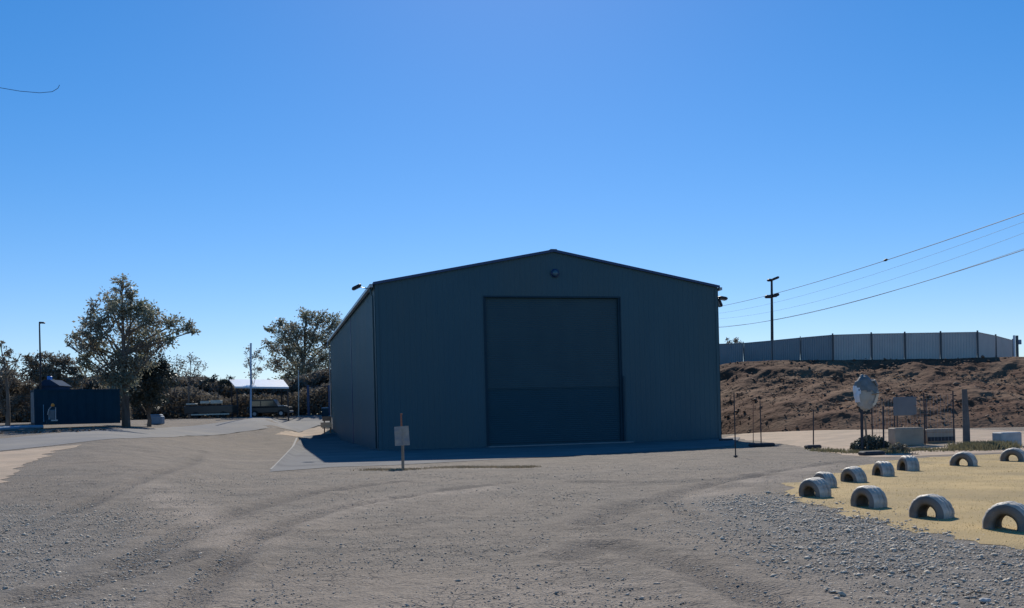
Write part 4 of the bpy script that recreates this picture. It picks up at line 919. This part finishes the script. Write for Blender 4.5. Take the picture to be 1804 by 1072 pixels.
# trailer with cream boxes
q = G(372, 90); kk = 90 / F_PX; zz = lambda y: P(372, y, 90).z
t = thing('flat_trailer', q, 'low dark flat trailer behind the road edge', 'trailer')
MB().box((q.x, q.y, zz(722)), (4.6, 1.6, .75), bev=.05).build('bed', M['carpaint'], t)
MB().box((q.x + .2, q.y - .85, zz(730.5)), (3.6, .1, .12)).build('skirt', M['cream'], t)
for dx in (-1.2, 1.4): MB().tube([(q.x + dx, q.y - .86, zz(731)), (q.x + dx, q.y - .6, zz(731))], .3, 14).build('wheel', M['rubber'], t)
for x0, x1, y0_, y1_, lab in ((355, 371, 707, 711.5, 'left cream box lying on the dark trailer'), (373, 390, 705.5, 711.5, 'right cream box lying on the dark trailer'), (330, 346, 711.2, 713.5, 'thin cream board at the left end of the trailer')):
    cx = P((x0 + x1) / 2, (y0_ + y1_) / 2, 89.6); o = MB().box((0, 0, 0), ((x1 - x0) * kk, .8, (y1_ - y0_) * kk), bev=.02).build('cream_box', M['cream'], None); o.location = (cx.x, cx.y, cx.z); tag(o, lab, 'box', 'cream boxes on the trailer')
# canopy
Yc = 91; t = thing('carport', G(455, Yc), 'open carport with bright white flat roof beside the pale blue pole', 'carport')
b = MB(); a0, a1, a2, a3 = P(414, 683, Yc), P(509, 684, Yc), P(499, 674, Yc + 7.0), P(403, 672.5, Yc + 7.0)
a2.z = a1.z + 1.02; a3.z = a0.z + 1.02
lo = [a0, a1, a2, a3]; hi = [p_ + Vector((0, 0, .10)) for p_ in lo]; b.add(lo + hi, [(0, 3, 2, 1), (4, 5, 6, 7), (0, 1, 5, 4), (1, 2, 6, 5), (2, 3, 7, 6), (3, 0, 4, 7)]); b.build('roof', M['white'], t)
b = MB(); b.tube([a0 + Vector((0, -.03, -.02)), a1 + Vector((0, -.03, -.02))], .07, 4); b.build('fascia', M['white'], t)
for p_ in (a0.lerp(a1, .03), a1 + Vector((-.15, 0, 0)), a3 + Vector((.3, -.2, 0)), a2 + Vector((-.2, -.2, 0))):
    MB().tube([Vector((p_.x, p_.y + .1, float(terr(p_.x, p_.y)) - .1)), Vector((p_.x, p_.y + .1, p_.z))], .08, 6).build('post', M['slab'], t)
# vehicle under the canopy
q = G(476, 93.5); cb = thing('parked_car', q, 'dark boxy four wheel drive parked under the white canopy roof', 'car')
def cbx(mb, x0, x1, y0_, y1_, z0, z1, bev=.05): return mb.box(q + Vector(((x0 + x1) / 2, (y0_ + y1_) / 2, (z0 + z1) / 2)), (x1 - x0, y1_ - y0_, z1 - z0), bev=bev)
cbx(MB(), -2.1, 2.1, -.85, .85, .35, 1.05, .12).build('body', M['carpaint'], cb)
b = MB(); pr = [(-1.9, 1.05), (1.0, 1.05), (.55, 1.75), (-1.75, 1.75)]; v = [q + Vector((x, y, z)) for y in (-.78, .78) for x, z in pr]; b.add(v, [(0, 1, 2, 3), (7, 6, 5, 4), (0, 4, 5, 1), (1, 5, 6, 2), (2, 6, 7, 3), (3, 7, 4, 0)]); cbn = b.build('cabin', M['carpaint'], cb)
for x0, x1 in ((-1.7, -.75), (-.65, .55)): cbx(MB(), x0, x1, -.80, -.785, 1.12, 1.6, 0).build('window', M['carglass'], cbn)
for x in (-1.3, 1.3): 
    w_ = MB().tube([q + Vector((x, -.9, .36)), q + Vector((x, -.62, .36))], .36, 18).build('wheel', M['rubber'], cb); MB().tube([q + Vector((x, -.915, .36)), q + Vector((x, -.90, .36))], .18, 12).build('rim', M['steel'], w_)
    MB().tube([q + Vector((x, .9, .36)), q + Vector((x, .62, .36))], .36, 18).build('wheel', M['rubber'], cb)
cbx(MB(), .9, 1.6, -.70, .70, 1.055, 1.12, .02).build('bonnet_scoop', M['white'], cb)
cbx(MB(), 2.1, 2.16, -.7, .7, .42, .62, .02).build('bumper', M['steel'], cb)
# poles near the canopy
def spole(px, yt, Yd, r, m, label, group='poles near the white canopy', yb=None):
    q = G(px, Yd); t = thing('steel_pole', q, label, 'pole', group); MB().tube([q - Vector((0, 0, .1)), P(px, yt, Yd)], [r, r * .9], 8).build('shaft', m, t)
    MB().tube([q, q + Vector((0, 0, .06))], r * 2.2, 8).build('foot_plate', m, t); MB().tube([P(px, yt, Yd), P(px, yt, Yd) + Vector((0, 0, .05))], r * 1.2, 8).build('cap', m, t); return t
spole(442, 606, 87, .085, M['polepaint'], 'tall pale blue pole standing in front of the white canopy')
spole(526, 653, 96, .055, M['gutter'], 'slim pale pole right of the white canopy')
# yard gate frame
q = G(560, 97); t = thing('yard_gate', q, 'dark gate frame of posts and a rail between the canopy and shed', 'gate')
for px, w in ((543, .16), (580, .12)): MB().box((P(px, 700, 97).x, 97, (q.z + P(px, 679, 97).z) / 2), (w * 1.5, .15, P(px, 679, 97).z - q.z)).build('post', M['trim'], t)
MB().tube([P(543, 681, 97), P(580, 681, 97)], .05, 6).build('rail', M['slab'], t)
q = G(573, 95); t = thing('barrel', q, 'navy barrel beside the far shed corner', 'barrel'); MB().tube([q, q + Vector((0, 0, .45)), q + Vector((0, 0, .9))], [.33, .35, .33], 14).build('drum', M['container'], t); MB().tube([q + Vector((0, 0, .9)), q + Vector((0, 0, .96))], .35, 14).build('lid', M['polepaint'], t)
# timber barrier by the shed corner
Yt = 80.0; q = P(577, 768, Yt); q.z = float(terr(q.x, Yt)); t = thing('timber_barrier', q, 'low timber barrier with two boards against the back corner of the shed', 'barrier')
for x0, x1, y0_, y1_, mm in ((568, 584, 734, 742, 'timberdark'), (565, 584, 744.5, 753.5, 'timber')): MB().box(P((x0 + x1) / 2, (y0_ + y1_) / 2, Yt), ((x1 - x0) * Yt / F_PX, .08, (y1_ - y0_) * Yt / F_PX), .02).build('board', M[mm], t)
for px in (571.5, 582): MB().box(P(px, 752, Yt + .12), (.09, .1, 34 * Yt / F_PX), .02).build('post', M['timberdark'], t)
MB().box(P(576, 754.5, Yt - .05), (.75, .3, .07)).build('seat_board', M['timberdark'], t)
# small pale stone and twig in the foreground
for px, py, s_, lab in ((25, 1044, .035, 'small flat pale stone lying at the lower left corner'), (1735, 1063, .03, 'small whitish stone lying at the lower right')):
    g_ = ray(px, py); b = egg(Vector((0, 0, s_ * .4)), s_ * 1.5, s_ * .6, s_, px); o = b.build('pale_stone', M['edging'], None, True); o.location = g_; tag(o, lab, 'stone')
g_ = ray(1722, 1052); o = MB().tube([(-.10, 0, .01), (-.02, .02, .035), (.05, -.01, .03), (.12, .03, .012)], [.004, .007, .006, .003], 5).tube([(0, .01, .03), (.03, .06, .05)], [.005, .002], 5).build('twig', M['timberdark'], None); o.location = g_; tag(o, 'short dark twig on gravel at the lower right', 'twig')
g_ = ray(1615, 832) + Vector((0, .3, 0)); o = MB().tube([(-.1, 0, .3), (.05, .02, .38), (.2, 0, .36)], [.006, .008, .004], 5).tube([(.02, 0, .0), (.05, .02, .38)], [.006, .005], 5).build('twig', M['bark'], None); o.location = g_; tag(o, 'bent twig standing behind the third tyre of the back row', 'twig')
